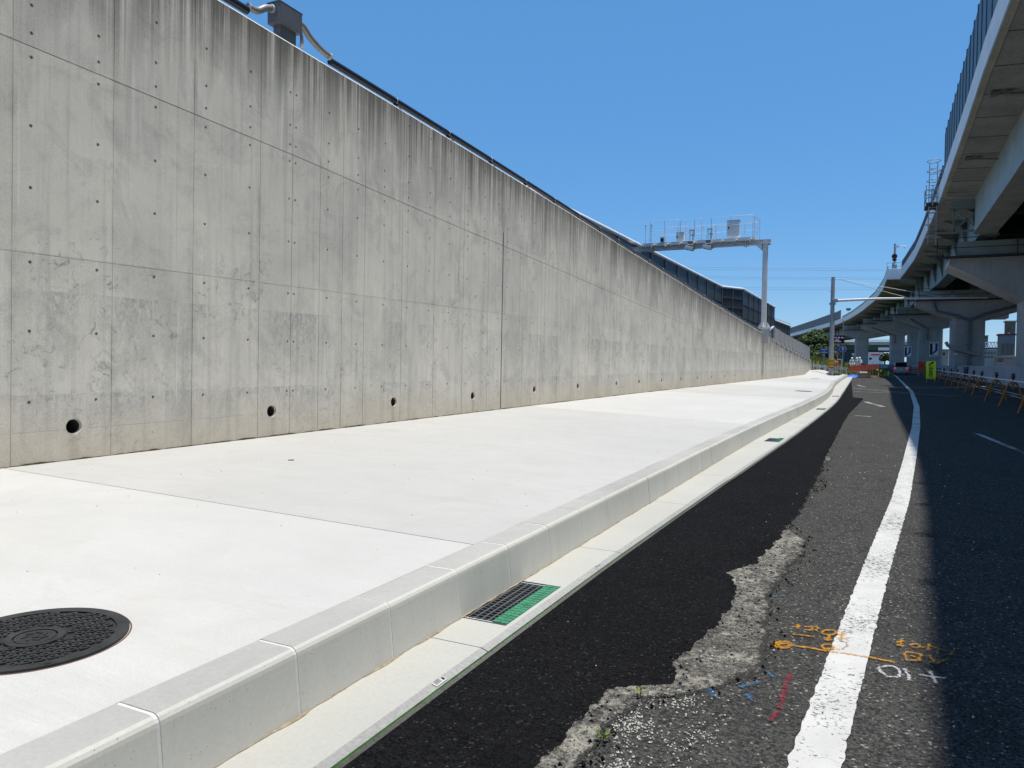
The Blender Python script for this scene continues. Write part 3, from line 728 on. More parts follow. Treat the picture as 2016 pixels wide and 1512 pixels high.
vj = [3.92-.97*k for k in range(1, 18)]+[3.92, 4.88, 5.85, 6.84, 7.40, 7.94, 8.93, 9.90, 10.87, 11.87, 12.84]+[14.43+.97*k for k in range(0, 20)]+[34.5+1.94*k for k in range(0, 23)]
weep = [4.5-2.6*k for k in range(0, 5)]+[7.08, 9.73, 12.3, 15.12, 17.82, 20.95, 23.2, 25.82, 28.5, 31.2, 33.9, 36.6, 39.3]
for y in weep: feats.append((y, .095, 'weep'))
for y in (8.42,): feats.append((y, .008, 'seal'))
for y, w in ((13.46, .017), (20.56, .008), (31.85, .009), (47.9, .006), (60.5, .008)): feats.append((y, w, 'exp'))
def clash(y, w): return any(abs(y-f[0]) < w+f[1]+.004 for f in feats)
for y in vj:
    if not clash(y, .006): feats.append((y, .0055, 'vj'))
ties = [4.08-.65*k for k in range(1, 20)]+[4.08, 4.72, 5.36, 6.01, 6.67, 7.345, 7.455, 8.10, 8.75, 9.4, 10.05, 10.7, 11.35, 12, 12.65, 13.25]+[13.66+.65*k for k in range(0, 46)]
for y in ties:
    if clash(y, .026): y += .03
    if not clash(y, .026): feats.append((y, .026, 'tie'))
feats.sort()
body = MB(); plugs = MB(); dtop = []
def wp(y, h, d=0): return P(wx(y)-d, y, h)
def q4(mb, a, b, c, d): mb.quad(a, b, c, d)
GR = .0055
def levels(y):
    L = [('flat', FOOT, None)]
    return L
def cells(y):
    """height bands (lo, hi, depth) of the wall at y; every entry is a function of y"""
    top = ht(y)-.03; J = ji(y); Hh = jh(y)
    cs = []; lo = FOOT
    marks = []
    if J > Hh+.2: marks.append((Hh, .003, .004))
    if J > FOOT+.15: marks.append((J, .006, .012))
    for (c, w, d) in marks: cs.append((lo, c-w, 0)); cs.append((c-w, c+w, d)); lo = c+w
    cs.append((lo, top, 0)); return cs
def plain(y0, y1, dep=0):
    c0, c1 = cells(y0+1e-4), cells(y1-1e-4)
    if len(c0) != len(c1): c0 = c1 = None
    if c0 is None: c0 = [(FOOT, ht(y0)-.03, 0)]; c1 = [(FOOT, ht(y1)-.03, 0)]
    for (a0, b0, d0), (a1, b1, d1) in zip(c0, c1):
        d = max(dep, d0)
        q4(body, wp(y0, a0, d), wp(y1, a1, d), wp(y1, b1, d), wp(y0, b0, d))
        if d0 > dep:
            q4(body, wp(y0, a0, d), wp(y0, a0, dep), wp(y1, a1, dep), wp(y1, a1, d)); q4(body, wp(y0, b0, dep), wp(y0, b0, d), wp(y1, b1, d), wp(y1, b1, dep))
    if dep:
        for y in (y0, y1): q4(body, wp(y, FOOT), wp(y, FOOT, dep), wp(y, ht(y)-.03, dep), wp(y, ht(y)-.03))
def hole(yc, hc, hw, r, depth, n, mb2, conc=.0):
    """square cell -> circular recess"""
    sq = []; ci = []; cb = []
    for i in range(n):
        a = 2*pi*(i+.5)/n; cx, cy = cos(a), sin(a); k = hw/max(abs(cx), abs(cy))
        sq.append(wp(yc+cx*k, hc+cy*k)); ci.append(wp(yc+cx*r, hc+cy*r)); cb.append(wp(yc+cx*r, hc+cy*r, depth))
    for i in range(n):
        j = (i+1) % n; q4(body, sq[i], sq[j], ci[j], ci[i]); q4(body, ci[i], ci[j], cb[j], cb[i])
    # corners of the square
    for sx_ in (-1, 1):
        for sy_ in (-1, 1):
            c = wp(yc+sx_*hw, hc+sy_*hw); near = sorted(sq, key=lambda v: (v-c).length)[:2]
            body.add([c, near[0], near[1]], [(0, 1, 2)])
    mb2.m = 2 if mb2 is body else 0; mb2.add(cb, [tuple(range(n))]); mb2.m = 0
def column(yc, w, hs, r, depth, n):
    y0, y1 = yc-w, yc+w
    c0 = cells(yc); segs = []
    for (a, b, d) in c0:
        if d: continue
        inside = [h for h in hs if a+w+.01 < h < b-w-.01]
        lo0, lo1 = None, None
        prev = ('c', a)
        segs.append((a, b, inside))
    # groove bands first
    ca, cb = cells(y0), cells(y1)
    for i, (a, b, d) in enumerate(c0):
        A0, B0 = (ca[i][0], ca[i][1]) if len(ca) == len(c0) else (a, b); A1, B1 = (cb[i][0], cb[i][1]) if len(cb) == len(c0) else (a, b)
        if d:
            q4(body, wp(y0, A0, d), wp(y1, A1, d), wp(y1, B1, d), wp(y0, B0, d))
            q4(body, wp(y0, A0, d), wp(y0, A0), wp(y1, A1), wp(y1, A1, d)); q4(body, wp(y0, B0), wp(y0, B0, d), wp(y1, B1, d), wp(y1, B1)); continue
        inside = sorted(h for h in hs if max(A0, A1)+w+.008 < h < min(B0, B1)-w-.008)
        l0, l1 = A0, A1
        for h in inside:
            q4(body, wp(y0, l0), wp(y1, l1), wp(y1, h-w), wp(y0, h-w)); hole(yc, h, w, r, depth, n, body if r < .03 else darkm)
            l0 = l1 = h+w
        q4(body, wp(y0, l0), wp(y1, l1), wp(y1, B1), wp(y0, B0))
darkm = MB()
ycur = -16.0; END = 80.0; weeps_done = []
def fill(a, b):
    n = max(1, int((b-a)/1.0+.99))
    for i in range(n): plain(a+(b-a)*i/n, a+(b-a)*(i+1)/n)
for (y, w, kind) in feats:
    if y-w < ycur or y+w > END: continue
    fill(ycur, y-w)
    if kind == 'vj': plain(y-w, y+w, .007)
    elif kind == 'seal': plain(y-w, y+w, .008)
    elif kind == 'exp':
        dep = .045 if y < 14 else .015
        plain(y-w, y+w, dep)
    elif kind == 'tie':
        J = ji(y); rows = [.93, 1.576, 2.20, 2.87, 3.425]
        rows = [h for h in rows if h < J-.2]+[J-.095, J+.12, J+.37, J+.79, J+1.28]
        rows = [h for h in rows if .5 < h < ht(y)-.2]
        column(y, w, rows,   .017, .014, 8 if y < 16 else 6)
    elif kind == 'weep':
        column(y, w, [.68 if y < 14 else .72], .079, .4, 20 if y < 16 else 10); weeps_done.append((y, .68 if y < 14 else .72))
    ycur = y+w
fill(ycur, END)
# chamfer, top, back and end of the wall
TH = .45
n = 96
for i in range(n):
    a, b = -16+96*i/n, -16+96*(i+1)/n
    body.m = 1
    q4(body, wp(a, ht(a)-.03), wp(b, ht(b)-.03), wp(b, ht(b), .03), wp(a, ht(a), .03)); q4(body, wp(a, ht(a), .03), wp(b, ht(b), .03), wp(b, ht(b), TH), wp(a, ht(a), TH)); q4(body, wp(a, ht(a), TH), wp(b, ht(b), TH), wp(b, FOOT-.3, TH), wp(a, FOOT-.3, TH))
body.m = 0
q4(body, wp(END, FOOT), wp(END, FOOT, TH), wp(END, ht(END)-.03, TH), wp(END, ht(END)-.03))
bo = body.build('wall_body', [MW, simple('coping_pale', (.62, .62, .60), .8, .2), M_plug], wall, recalc=False)
me = bo.data; at_ = me.attributes.new('dtop', 'FLOAT', 'POINT'); wl0 = wloc(wall)
at_.data.foreach_set('value', [ht(v.y)-(v.z-G*v.y) for v in body.v])
for (y, h) in weeps_done:
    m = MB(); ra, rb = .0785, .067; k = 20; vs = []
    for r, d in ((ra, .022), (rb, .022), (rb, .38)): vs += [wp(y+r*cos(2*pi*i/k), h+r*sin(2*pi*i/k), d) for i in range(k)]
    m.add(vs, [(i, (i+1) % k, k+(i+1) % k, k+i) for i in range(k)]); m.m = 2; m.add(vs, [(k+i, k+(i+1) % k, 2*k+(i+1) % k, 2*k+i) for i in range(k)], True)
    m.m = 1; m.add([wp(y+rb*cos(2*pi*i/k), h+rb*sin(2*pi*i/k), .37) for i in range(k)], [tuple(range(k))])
    m.build('weep_pipe', [M_pvc, M_dark, M_bore], wall)
for (y, w, h0, h1, d) in ((8.42, .016, 4.62, ht(8.42)-.04, -.004), (13.46, .012, 3.97, ht(13.46)-.03, .003)):
    m = MB(); k = 10
    for i in range(k):
        a, b = h0+(h1-h0)*i/k, h0+(h1-h0)*(i+1)/k; o = .006*noise.noise(Vector((a*5, y, 0)))
        m.add([wp(y-w, a, .006), wp(y-w*.4, a, -.003+d), wp(y+w*.6, a, -.003+d), wp(y+w, a, .006), wp(y-w, b, .006), wp(y-w*.4, b, -.003+d), wp(y+w*.6, b, -.003+d), wp(y+w, b, .006)], [(0, 1, 5, 4), (1, 2, 6, 5), (2, 3, 7, 6)])
    m.build('joint_sealant', M_bead, wall)
m = MB()
for (y, w, h1) in ((13.46, .0125, 3.95),):
    w = .0165; m.quad(wp(y-w, FOOT, .004), wp(y+w, FOOT, .004), wp(y+w, h1, .004), wp(y-w*.2, h1, .004))
m.build('open_joint', M_dark, wall)
# dirt seam where the wall meets the sidewalk
m = MB(); y = -6.0
sw_ = lambda q: .004+.016*max(0, .4+noise.fractal(Vector((q*4, 1, 5)), .7, 2.1, 4))
while y < 60:
    b = y+(.05 if y < 14 else .4); w0, w1 = sw_(y), sw_(b); za = .36+.004; 
    m.quad(P(wx(y)+.001, y, swh(wx(y), y)+.003), P(wx(y)+.001+w0, y, swh(wx(y), y)+.003), P(wx(b)+.001+w1, b, swh(wx(b), b)+.003), P(wx(b)+.001, b, swh(wx(b), b)+.003))
    m.quad(P(wx(y)+.002, y, swh(wx(y), y)), P(wx(b)+.002, b, swh(wx(b), b)), P(wx(b)+.002, b, swh(wx(b), b)+w1*.9), P(wx(y)+.002, y, swh(wx(y), y)+w0*.9)); y = b
m.build('foot_seam', simple('seam_dirt', (.13, .115, .085), .95, .1, 0, .4, 20), wall)
# chalked level line above the foot
M_chalk = simple('chalk', (.62, .61, .57))
for a, b in ((1.0, 1.8), (2.0, 4.40), (4.60, 5.75), (5.95, 6.6), (7.2, 8.2), (9.9, 11.2)): m = MB(); m.quad(wp(a, .664, -.0015), wp(b, .664, -.0015), wp(b, .669, -.0015), wp(a, .669, -.0015)); m.build('chalk_line', M_chalk, wall)

# ramp road behind the wall, its far parapet carries the noise barrier
m = MB()
for i in range(60):
    a, b = -16+130*i/60, -16+130*(i+1)/60
    ha, hb = max(.0, ht(a)-1.1) if a < 84 else max(0, .4-.02*(a-84)), max(.0, ht(b)-1.1) if b < 84 else max(0, .4-.02*(b-84))
    m.quad(P(wx(min(a, 80))-TH, a, ha), P(wx(min(b, 80))-TH, b, hb), P(-15.2, b, hb), P(-15.2, a, ha))
    if a < 80: m.quad(P(-15.2, a, ha), P(-15.2, b, hb), P(-15.2, b, -.1), P(-15.2, a, -.1))
struct(m.build('ramp_road', M_asph))

# ------------------------------------------------------------------ conduit along the wall top
cy = lambda y: (wx(y)-.12, y, ht(y)+.135)
def conduit(y0, y1, label):
    t = thing('conduit', label, 'conduit', P(*cy(y0)), 0, 'black conduits clipped along the wall top')
    pts = [P(*cy(y0+(y1-y0)*i/24)) for i in range(25)]
    MB().tube(pts, .05, 12).build('pipe', M_blk, t)
    k = 0
    yy = math.ceil(y0/1.62)*1.62+.1
    while yy < y1-.2:
        x, y, h = cy(yy); m = MB(); m.bar(P(x, y, h-.14), P(x, y, h-.03), .05, .05); m.box(P(x, y, h-.133), (.2, .08, .012)); m.build('bracket', M_blk, t)
        m = MB(); m.tube([P(x+.05*cos(a), y, h+.05*sin(a)) for a in [2*pi*q/12 for q in range(13)]], .006, 5); m.build('clamp', M_galv, t); yy += 1.62
    return t
def ctop(px, py):      # point in the vertical plane of the conduit
    d = ray(px, py); y = 7.
    for _ in range(40): y = .5*y+.5*(wx(y)-.12)/d.x*d.y
    s = y/d.y; return d.x*s, y, CAMH+d.z*s-G*y
ye = ctop(487, 12)[1]; ys_ = ctop(650, 112)[1]
conduit(-14, ye, 'short black conduit on the wall top left of the grey box')
conduit(ys_, 49.0, 'long black conduit running down the wall top from the grey box to the gantry')
b0 = [P(*ctop(*q)) for q in ((487, 12), (497, 18), (508, 21), (522, 16), (536, 17))]
b1 = [P(*ctop(*q)) for q in ((584, 44), (596, 52), (612, 76), (632, 98), (650, 112))]
b2 = [P(*ctop(*q)) for q in ((582, 52), (590, 60), (594, 74), (594, 92))]
for pts, r, lb in ((b0, .042, 'short ribbed flexible conduit entering the left side of the grey box'), (b1, .042, 'ribbed flexible conduit sagging from the grey box down to the black pipe'), (b2, .022, 'thin flexible conduit bending down beside the grey box')):
    q = []
    for i in range(len(pts)-1):
        p0, p1, p2, p3 = pts[max(i-1, 0)], pts[i], pts[i+1], pts[min(i+2, len(pts)-1)]
        for j in range(10):
            t = j/10; q.append(.5*((2*p1)+(p2-p0)*t+(2*p0-5*p1+4*p2-p3)*t*t+(3*p1-p0-3*p2+p3)*t**3))
    q.append(pts[-1])
    t = thing('flexible_conduit', lb, 'conduit', q[0]); MB().tube(q, r, 10, rr=[r*(1+.06*(i % 2)) for i in range(len(q))]).build('hose', M_flex, t)
    MB().tube([q[0], q[3]], r*1.25, 10).build('coupling', M_galv, t); MB().tube([q[-4], q[-1]], r*1.25, 10).build('coupling', M_galv, t)
bl = P(*ctop(538, 36)); br = P(*ctop(583, 62))
yc = (bl.y+br.y)/2; xb = wx(yc)-.12; hb = ctop(560, 8+30)[2]
t = thing('junction_box', 'grey steel junction box on a pedestal on top of the wall', 'junction box', P(xb, yc, ht(yc)))
topz = ctop(560, 18)[2]; botz = ctop(560, 58)[2]; wb = abs(br.y-bl.y)
m = MB(); m.box(P(xb, yc, (topz+botz)/2), (.2, wb, topz-botz), None, .006); m.build('box', M_boxd, t)
m = MB(); m.box(P(xb+.104, yc, (topz+botz)/2), (.008, wb*.96, (topz-botz)*.95)); m.box(P(xb, yc, topz+.006), (.22, wb*1.03, .012)); m.build('door', simple('box_door', (.13, .135, .145), .45, .5, .3), t)
m = MB(); m.box(P(xb-.0, yc, (botz+ht(yc))/2), (.12, wb*.68, botz-ht(yc)+.02)); m.build('pedestal', M_boxd, t)

# ------------------------------------------------------------------ gantry
YG = 48.0
g = thing('sign_gantry', 'grey steel gantry with railings, cabinets and cameras spanning the ramp from a wall plinth', 'gantry', P(-6.3, YG, 3.5))
m = MB(); m.prism([P(-6.52, YG-.45, 3.48), P(-5.98, YG-.45, 3.48), P(-5.98, YG-.45, 2.62), P(-6.40, YG-.45, 2.62)], (0, .9, 0)); m.build('plinth', concrete('plinth_concrete', .42), g)
m = MB(); m.box(P(-6.32, YG, 6.2), (.29, .29, 5.2), None, .02); m.build('column', M_gan, g)
m = MB(); m.box(P(-6.3, YG, 3.52), (.8, .8, .08))
for a in (0, pi/2, pi, 3*pi/2):
    R = Matrix.Rotation(a, 3, 'Z'); m.prism([P(-6.3, YG, 3.5)+R @ Vector(v) for v in ((.18, -.012, .05), (.38, -.012, .05), (.34, -.012, .18), (.18, -.012, .42))], R @ Vector((0, .024, 0)))
m.box(P(-6.3, YG-.19, 4.2), (.1, .03, .5)); m.build('base_flange', M_gan, g)
m = MB(); bz = 8.86
def ibeam(m, x0, x1, y, h, w=.30, d=.30):
    m.box(P((x0+x1)/2, y, h+d/2-.012), (abs(x1-x0), w, .024)); m.box(P((x0+x1)/2, y, h-d/2+.012), (abs(x1-x0), w, .024)); m.box(P((x0+x1)/2, y, h), (abs(x1-x0), .05, d-.05))
ibeam(m, -6.0, -15.1, YG, bz)
for x in (-7.5, -13.5): m.box(P(x, YG, bz), (.06, .5, .46)); m.box(P(x+.12, YG, bz), (.03, .46, .4)); m.box(P(x-.12, YG, bz), (.03, .46, .4))
m.box(P(-6.3, YG, 8.76), (.5, .46, .10)); m.prism([P(-6.5, YG-.15, 8.7), P(-6.9, YG-.15, 8.7), P(-6.5, YG-.15, 8.35)], (0, .3, 0))
m.build('beam', M_gan, g)
m = MB(); m.box(P(-14.75, YG, 6.2), (.36, .36, 5.2), None, .02); m.prism([P(-14.57, YG-.15, 8.7), P(-14.2, YG-.15, 8.7), P(-14.57, YG-.15, 8.4)], (0, .3, 0)); m.build('far_column', M_gan, g)
m = MB()
for (x0, x1) in ((-6.9, -9.35), (-9.35, -10.75), (-10.75, -12.2), (-12.2, -14.2)): m.box(P((x0+x1)/2, YG+.45, bz+.28), (abs(x1-x0)-.08, 1.5, .07)); m.box(P((x0+x1)/2, YG-.28, bz+.22), (abs(x1-x0)-.1, .05, .2))
for i in range(9): x = -7.1-.87*i; m.prism([P(x, YG-.45, bz+.17), P(x, YG+1.2, bz+.17), P(x, YG+1.2, bz+.24), P(x, YG-.45, bz+.24)], (.07, 0, 0)); m.bar(P(x, YG-.5, bz+.2), P(x-.25, YG-.1, bz-.06), .06)
m.build('walkway', M_gan, g)
def rail(x0, x1, y, h0, h1, mids, posts, n='railing'):
    m = MB(); r = .018; k = .09
    m.tube([P(x0, y, h0), P(x0, y, h1-k), P(x0-k*.3 if x1 < x0 else x0+k*.3, y, h1-k*.3), P(x0-k if x1 < x0 else x0+k, y, h1), P(x1+k if x1 < x0 else x1-k, y, h1), P(x1+k*.3 if x1 < x0 else x1-k*.3, y, h1-k*.3), P(x1, y, h1-k), P(x1, y, h0)], r, 6)
    for h in mids: m.tube([P(x0, y, h), P(x1, y, h)], r*.85, 6)
    for x in posts: m.tube([P(x, y, h0), P(x, y, h1)], r*.85, 6)
    m.build(n, M_galv, g)
f0 = bz+.3
rail(-7.05, -9.6, YG-.28, f0, 10.55, [10.0], [-8.4]); rail(-7.0, -7.75, YG+1.15, f0, 10.35, [9.85], []); rail(-8.15, -9.6, YG+1.15, f0, 10.35, [9.85], [])
rail(-9.55, -11.25, YG+1.15, f0, 10.35, [9.85], [-10.4]); rail(-10.2, -10.65, YG-.28, f0, 10.55, [10.0], []); rail(-11.2, -11.55, YG-.28, f0, 10.55, [10.0], [])
rail(-11.65, -13.55, YG-.28, f0, 10.6, [9.95], [-12.6]); rail(-11.4, -12.9, YG+1.15, f0, 10.4, [9.9], [-12.1])
m = MB()
for h in (10.45, 9.9): m.tube([P(-6.95, YG-.28, h), P(-6.85, YG+1.15, h-.0)], .018, 6)
m.tube([P(-6.95, YG-.28, f0), P(-6.95, YG-.28, 10.5)], .018, 6); m.tube([P(-6.85, YG+1.15, f0), P(-6.85, YG+1.15, 10.45)], .018, 6); m.build('end_railing', M_galv, g)
m = MB()
for x in (-13.45, -13.85): m.tube([P(x, YG-.3, bz), P(x, YG-.3, 10.3)], .022, 6); m.box(P(x, YG-.3, 10.36), (.1, .1, .14), None, .03)
m.tube([P(-13.45, YG-.3, 9.4), P(-13.85, YG-.3, 9.4)], .015, 6); m.build('antenna_mast', M_galv, g)
for (x, h0, h1, w) in ((-8.28, 9.32, 10.32, .76), (-11.62, 9.15, 9.78, .5)):
    m = MB(); m.box(P(x, YG+.1, (h0+h1)/2), (w, .4, h1-h0), None, .01); o = m.build('cabinet', M_boxl, g)
    m = MB(); m.box(P(x, YG-.11, (h0+h1)/2), (w*.94, .02, (h1-h0)*.95), None, .004); m.m = 1; m.box(P(x-w*.36, YG-.13, (h0+h1)/2+.05), (.05, .03, .14)); m.build('cabinet_door', [M_boxl, M_black], o)
    m = MB(); m.box(P(x, YG+.1, h1+.015), (w*1.06, .46, .03)); m.box(P(x, YG+.1, h0-.06), (.1, .1, .12)); m.build('cabinet_trim', M_gan, o)
for x in (-10.85, -9.72):
    m = MB(); m.box(P(x, YG-.42, 9.02), (.42, .3, .28), None, .02); m.box(P(x-.05, YG-.5, 8.66), (.52, .44, .22), Matrix.Rotation(.25, 3, 'Y'), .02)
    o = m.build('camera_housing', M_boxl, g)
    m = MB(); m.box(P(x, YG-.575, 9.02), (.32, .012, .18)); m.box(P(x+.24, YG-.45, 8.76), (.05, .2, .3)); m.tube([P(x+.2, YG-.4, 8.95), P(x+.36, YG-.4, 8.8), P(x+.35, YG-.4, 8.6), P(x+.1, YG-.4, 8.55)], .012, 5); m.build('camera_cable', M_boxd, o)
    m = MB()
    for dx in (-.16, -.08, .06, .13): m.tube([P(x+dx, YG-.2, 9.1), P(x+dx+.03, YG-.2, 9.85)], .022 if dx > 0 else .014, 6)
    m.box(P(x+.1, YG-.2, 9.55), (.22, .12, .08)); m.box(P(x+.02, YG-.2, 9.86), (.32, .1, .06)); m.build('mast_bracket', M_galv_d, o)
m = MB(); m.box(P(-12.7, YG-.3, 9.35), (.26, .3, .3), None, .02); m.prism([P(-12.9, YG-.5, 9.52), P(-12.5, YG-.5, 9.52), P(-12.5, YG-.1, 9.6), P(-12.9, YG-.1, 9.6)], (0, 0, .03)); m.bar(P(-12.7, YG-.3, 9.2), P(-12.5, YG-.3, 8.9), .08); m.build('camera', M_boxl, g)
m = MB(); m.box(P(-12.7, YG-.46, 9.33), (.18, .02, .2)); m.build('camera_lens', M_black, g)

# ------------------------------------------------------------------ noise barrier beyond the ramp
nb = thing('noise_barrier', 'long dark louvred noise barrier with pale posts behind the wall top and gantry', 'noise barrier', P(-15, 48, 0))
runs = [((-15, -14), (-15, 80.8), 9.40, 9.45, 4.0), ((-15, 80.8), (-13.4, 84.4), 9.45, 9.48, 2.0), ((-13.4, 84.4), (-13.4, 113), 9.48, 9.45, 4.0), ((-13.4, 113), (-13.0, 131), 7.6, 7.55, 4.0)]
cap = MB()
for (a, b, h0, h1, sp) in runs:
    A, B = Vector((*a, 0)), Vector((*b, 0)); L = (B-A).length; n = max(1, round(L/sp)); d = (B-A)/n; u = d.normalized(); nn = Vector((u.y, -u.x, 0))
    for i in range(n):
        p, q = A+d*i, A+d*(i+1); m = MB(); ha, hb = h0+(h1-h0)*i/n, h0+(h1-h0)*(i+1)/n
        lo = 1.5
        m.prism([P(p.x, p.y, lo), P(q.x, q.y, lo), P(q.x, q.y, hb), P(p.x, p.y, ha)], nn*-.1); m.build('panel', M_nb, nb)
        m = MB(); m.prism([P(p.x, p.y, lo)+nn*.1-u*.06, P(p.x, p.y, lo)+nn*.1+u*.06, P(p.x, p.y, ha)+nn*.1+u*.06, P(p.x, p.y, ha)+nn*.1-u*.06], nn*-.22); m.build('post', M_nbp, nb)
        if (a[1] > 80 and a[1] < 84):
            m = MB()
            for k in range(9): m.bar(P(*(p+(q-p)*(k+.5)/9+nn*.03).xy, lo), P(*(p+(q-p)*(k+.5)/9+nn*.03).xy, ha-.1), .04)
            for h in (5.4, 6.4, 7.4, 8.4): m.bar(P(*(p+nn*.05).xy, h), P(*(q+nn*.05).xy, h), .06)
            m.build('slat_screen', M_nbp, nb)
        else:
            m = MB()
            for h in (6.4, 7.9): m.bar(P(*(p+nn*.03).xy, h), P(*(q+nn*.03).xy, h), .05)
            m.build('mid_rail', M_nbp, nb)
    cap.tube([P(A.x, A.y, h0+.06), P(B.x, B.y, h1+.06)], .14, 10)
cap.build('coping', M_white, nb)

# ------------------------------------------------------------------ mesh fence on the end of the wall, arrow sign on the ramp
fe = thing('mesh_fence', 'pale grey perforated fence with dark posts on the low end of the wall', 'fence', P(-6.1, 54, 3))
fy = [53.6+2.55*i for i in range(11)]
for i, y in enumerate(fy):
    x = wx(y)-.15; h1 = ht(y)+.95+.035*i
    m = MB(); m.bar(P(x, y, ht(y)-.35), P(x, y, h1+.06), .09); m.prism([P(x+.05, y-.03, ht(y)-.3), P(x+.3, y-.03, ht(y)-.25), P(x+.05, y-.03, ht(y)+.3)], (0, .06, 0)); m.build('post', M_galv_d, fe)
    if i < len(fy)-1:
        y2 = fy[i+1]; x2 = wx(y2)-.15; m = MB(); m.prism([P(x, y+.05, ht(y)+.02), P(x2, y2-.05, ht(y2)+.02), P(x2, y2-.05, ht(y2)+.95+.035*(i+1)), P(x, y+.05, h1)], (.03, 0, 0))
        m.build('mesh_panel', simple('perforated_panel', (.33, .33, .335), .6), fe)
m = MB(); x = wx(51)-.15; m.bar(P(x, 49.6, ht(49.6)+.05), P(x, 53.6, ht(53.6)+1.0), .14, .05); m.bar(P(x, 51.2, ht(51.2)), P(x, 51.2, ht(51.2)+.45), .06); m.build('sloped_rail', M_galv, fe)

def arrow_sign(name, label, cx, cy, D, r, Y, hbase, group=None, thick=.04):
    X, h = at(cx, cy, Y)
    t = thing(name, label, 'road sign', P(X, Y, hbase), 0, group)
    m = MB(); k = 32
    m.prism([P(X+r*cos(2*pi*i/k), Y, h+r*sin(2*pi*i/k)) for i in range(k)], (0, thick, 0)); m.build('rim', M_white, t)
    m = MB(); m.prism([P(X+r*.93*cos(2*pi*i/k), Y-.004, h+r*.93*sin(2*pi*i/k)) for i in range(k)], (0, .006, 0)); m.build('disc', M_blue, t)
    m = MB(); a = r
    m.prism([P(X+q*a, Y-.012, h+s*a) for q, s in ((-.11, -.62), (.11, -.62), (.11, .1), (.36, .1), (0, .68), (-.36, .1), (-.11, .1))], (0, .007, 0)); m.build('arrow', M_white, t)
    m = MB(); m.tube([P(X, Y+.08, hbase), P(X, Y+.08, h+r*.5)], .035 if r < .5 else .05, 8); m.build('pole', M_galv, t)
    return t
arrow_sign('arrow_sign', 'round blue sign with white up arrow beside the gantry base on the ramp', 1517.5, 650.5, 0, .17, 55, ht(55)-1.1)

# ------------------------------------------------------------------ utility pole with long arm
YP = 77.0; XP = -3.9; hp0 = .36
t = thing('utility_pole', 'tall galvanised pole with long horizontal arm and yellow black striped band', 'pole', P(XP, YP, hp0))
m = MB(); m.tube([P(XP, YP, hp0-.1), P(XP+.0, YP, 4), P(XP, YP, 9.68)], .22, 20, rr=[.23, .205, .165]); m.build('shaft', M_pole, t)
m = MB(); k = 24
for i in range(12):
    m.m = i % 2; ra = .252
    for (h0, h1) in ((1.02+i*.068, 1.02+(i+1)*.068),):
        vs = [P(XP+ra*cos(2*pi*j/k), YP+ra*sin(2*pi*j/k), hh) for hh in (h0, h1) for j in range(k)]
        m.add(vs, [(j, (j+1) % k, k+(j+1) % k, k+j) for j in range(k)], True)
m.build('hazard_band', [M_black, simple('band_yellow', (.75, .42, .02), .5)], t)
m = MB(); m.tube([P(XP+.2, YP, 7.42), P(0, YP, 7.5), P(8.7, YP, 7.35)], .1, 12, rr=[.13, .115, .06]); m.build('arm', M_galv, t)
m = MB(); m.box(P(XP+.22, YP, 7.43), (.5, .5, .3), None, .04); m.tube([P(XP-.3, YP, 7.15), P(XP+.3, YP, 7.15)], .07, 8)
for h in (9.4, 8.3, 7.05): m.tube([P(XP-.3, YP, h), P(XP+.3, YP, h)], .025, 6)
m.build('bands', M_galv_d, t)
m = MB(); m.tube([P(XP+.2, YP, 9.55), P(5.2, YP, 7.5)], .018, 5); m.tube([P(XP+.2, YP, 9.55), P(2.6, YP, 7.48)], .018, 5); m.build('stay_wires', M_galv, t)
MB().box(P(6.0, YP, 7.6), (.3, .1, .2)).build('arm_fitting', M_galv_d, t); MB().box(P(7.4, YP, 7.55), (.12, .1, .2)).build('arm_fitting', M_galv_d, t)

# ------------------------------------------------------------------ elevated road
VX = ([-60, 0, 3, 8, 12, 18, 30, 37, 51, 58.4, 70, 81, 92.8, 97.6], [2.3, 2.68, 2.77, 3.0, 3.12, 3.11, 3.07, 3.15, 3.25, 3.24, 3.18, 3.03, 2.52, 2.28])
VX2 = ([98.0, 111, 130, 155, 180, 204, 243, 287, 330, 380], [.85, .55, -.45, -2.7, -5.5, -8.9, -17.4, -27.6, -39, -54])
VH = 11.4; DW = 13.0
def vpath(tab, y0, y1, step):
    ys = []; y = y0
    while y < y1: ys.append(y); y += step
    ys.append(y1); out = []
    for y in ys:
        x = lerp(*tab, y); dx = (lerp(*tab, y+.5)-lerp(*tab, y-.5)); u = Vector((dx, 1, 0)).normalized(); out.append((x, y, Vector((u.y, -u.x, 0))))
    return out
def vsec(p, prof, dh=0):
    x, y, n = p; return [P(x, y, VH+dh+h)+n*o for o, h in prof]
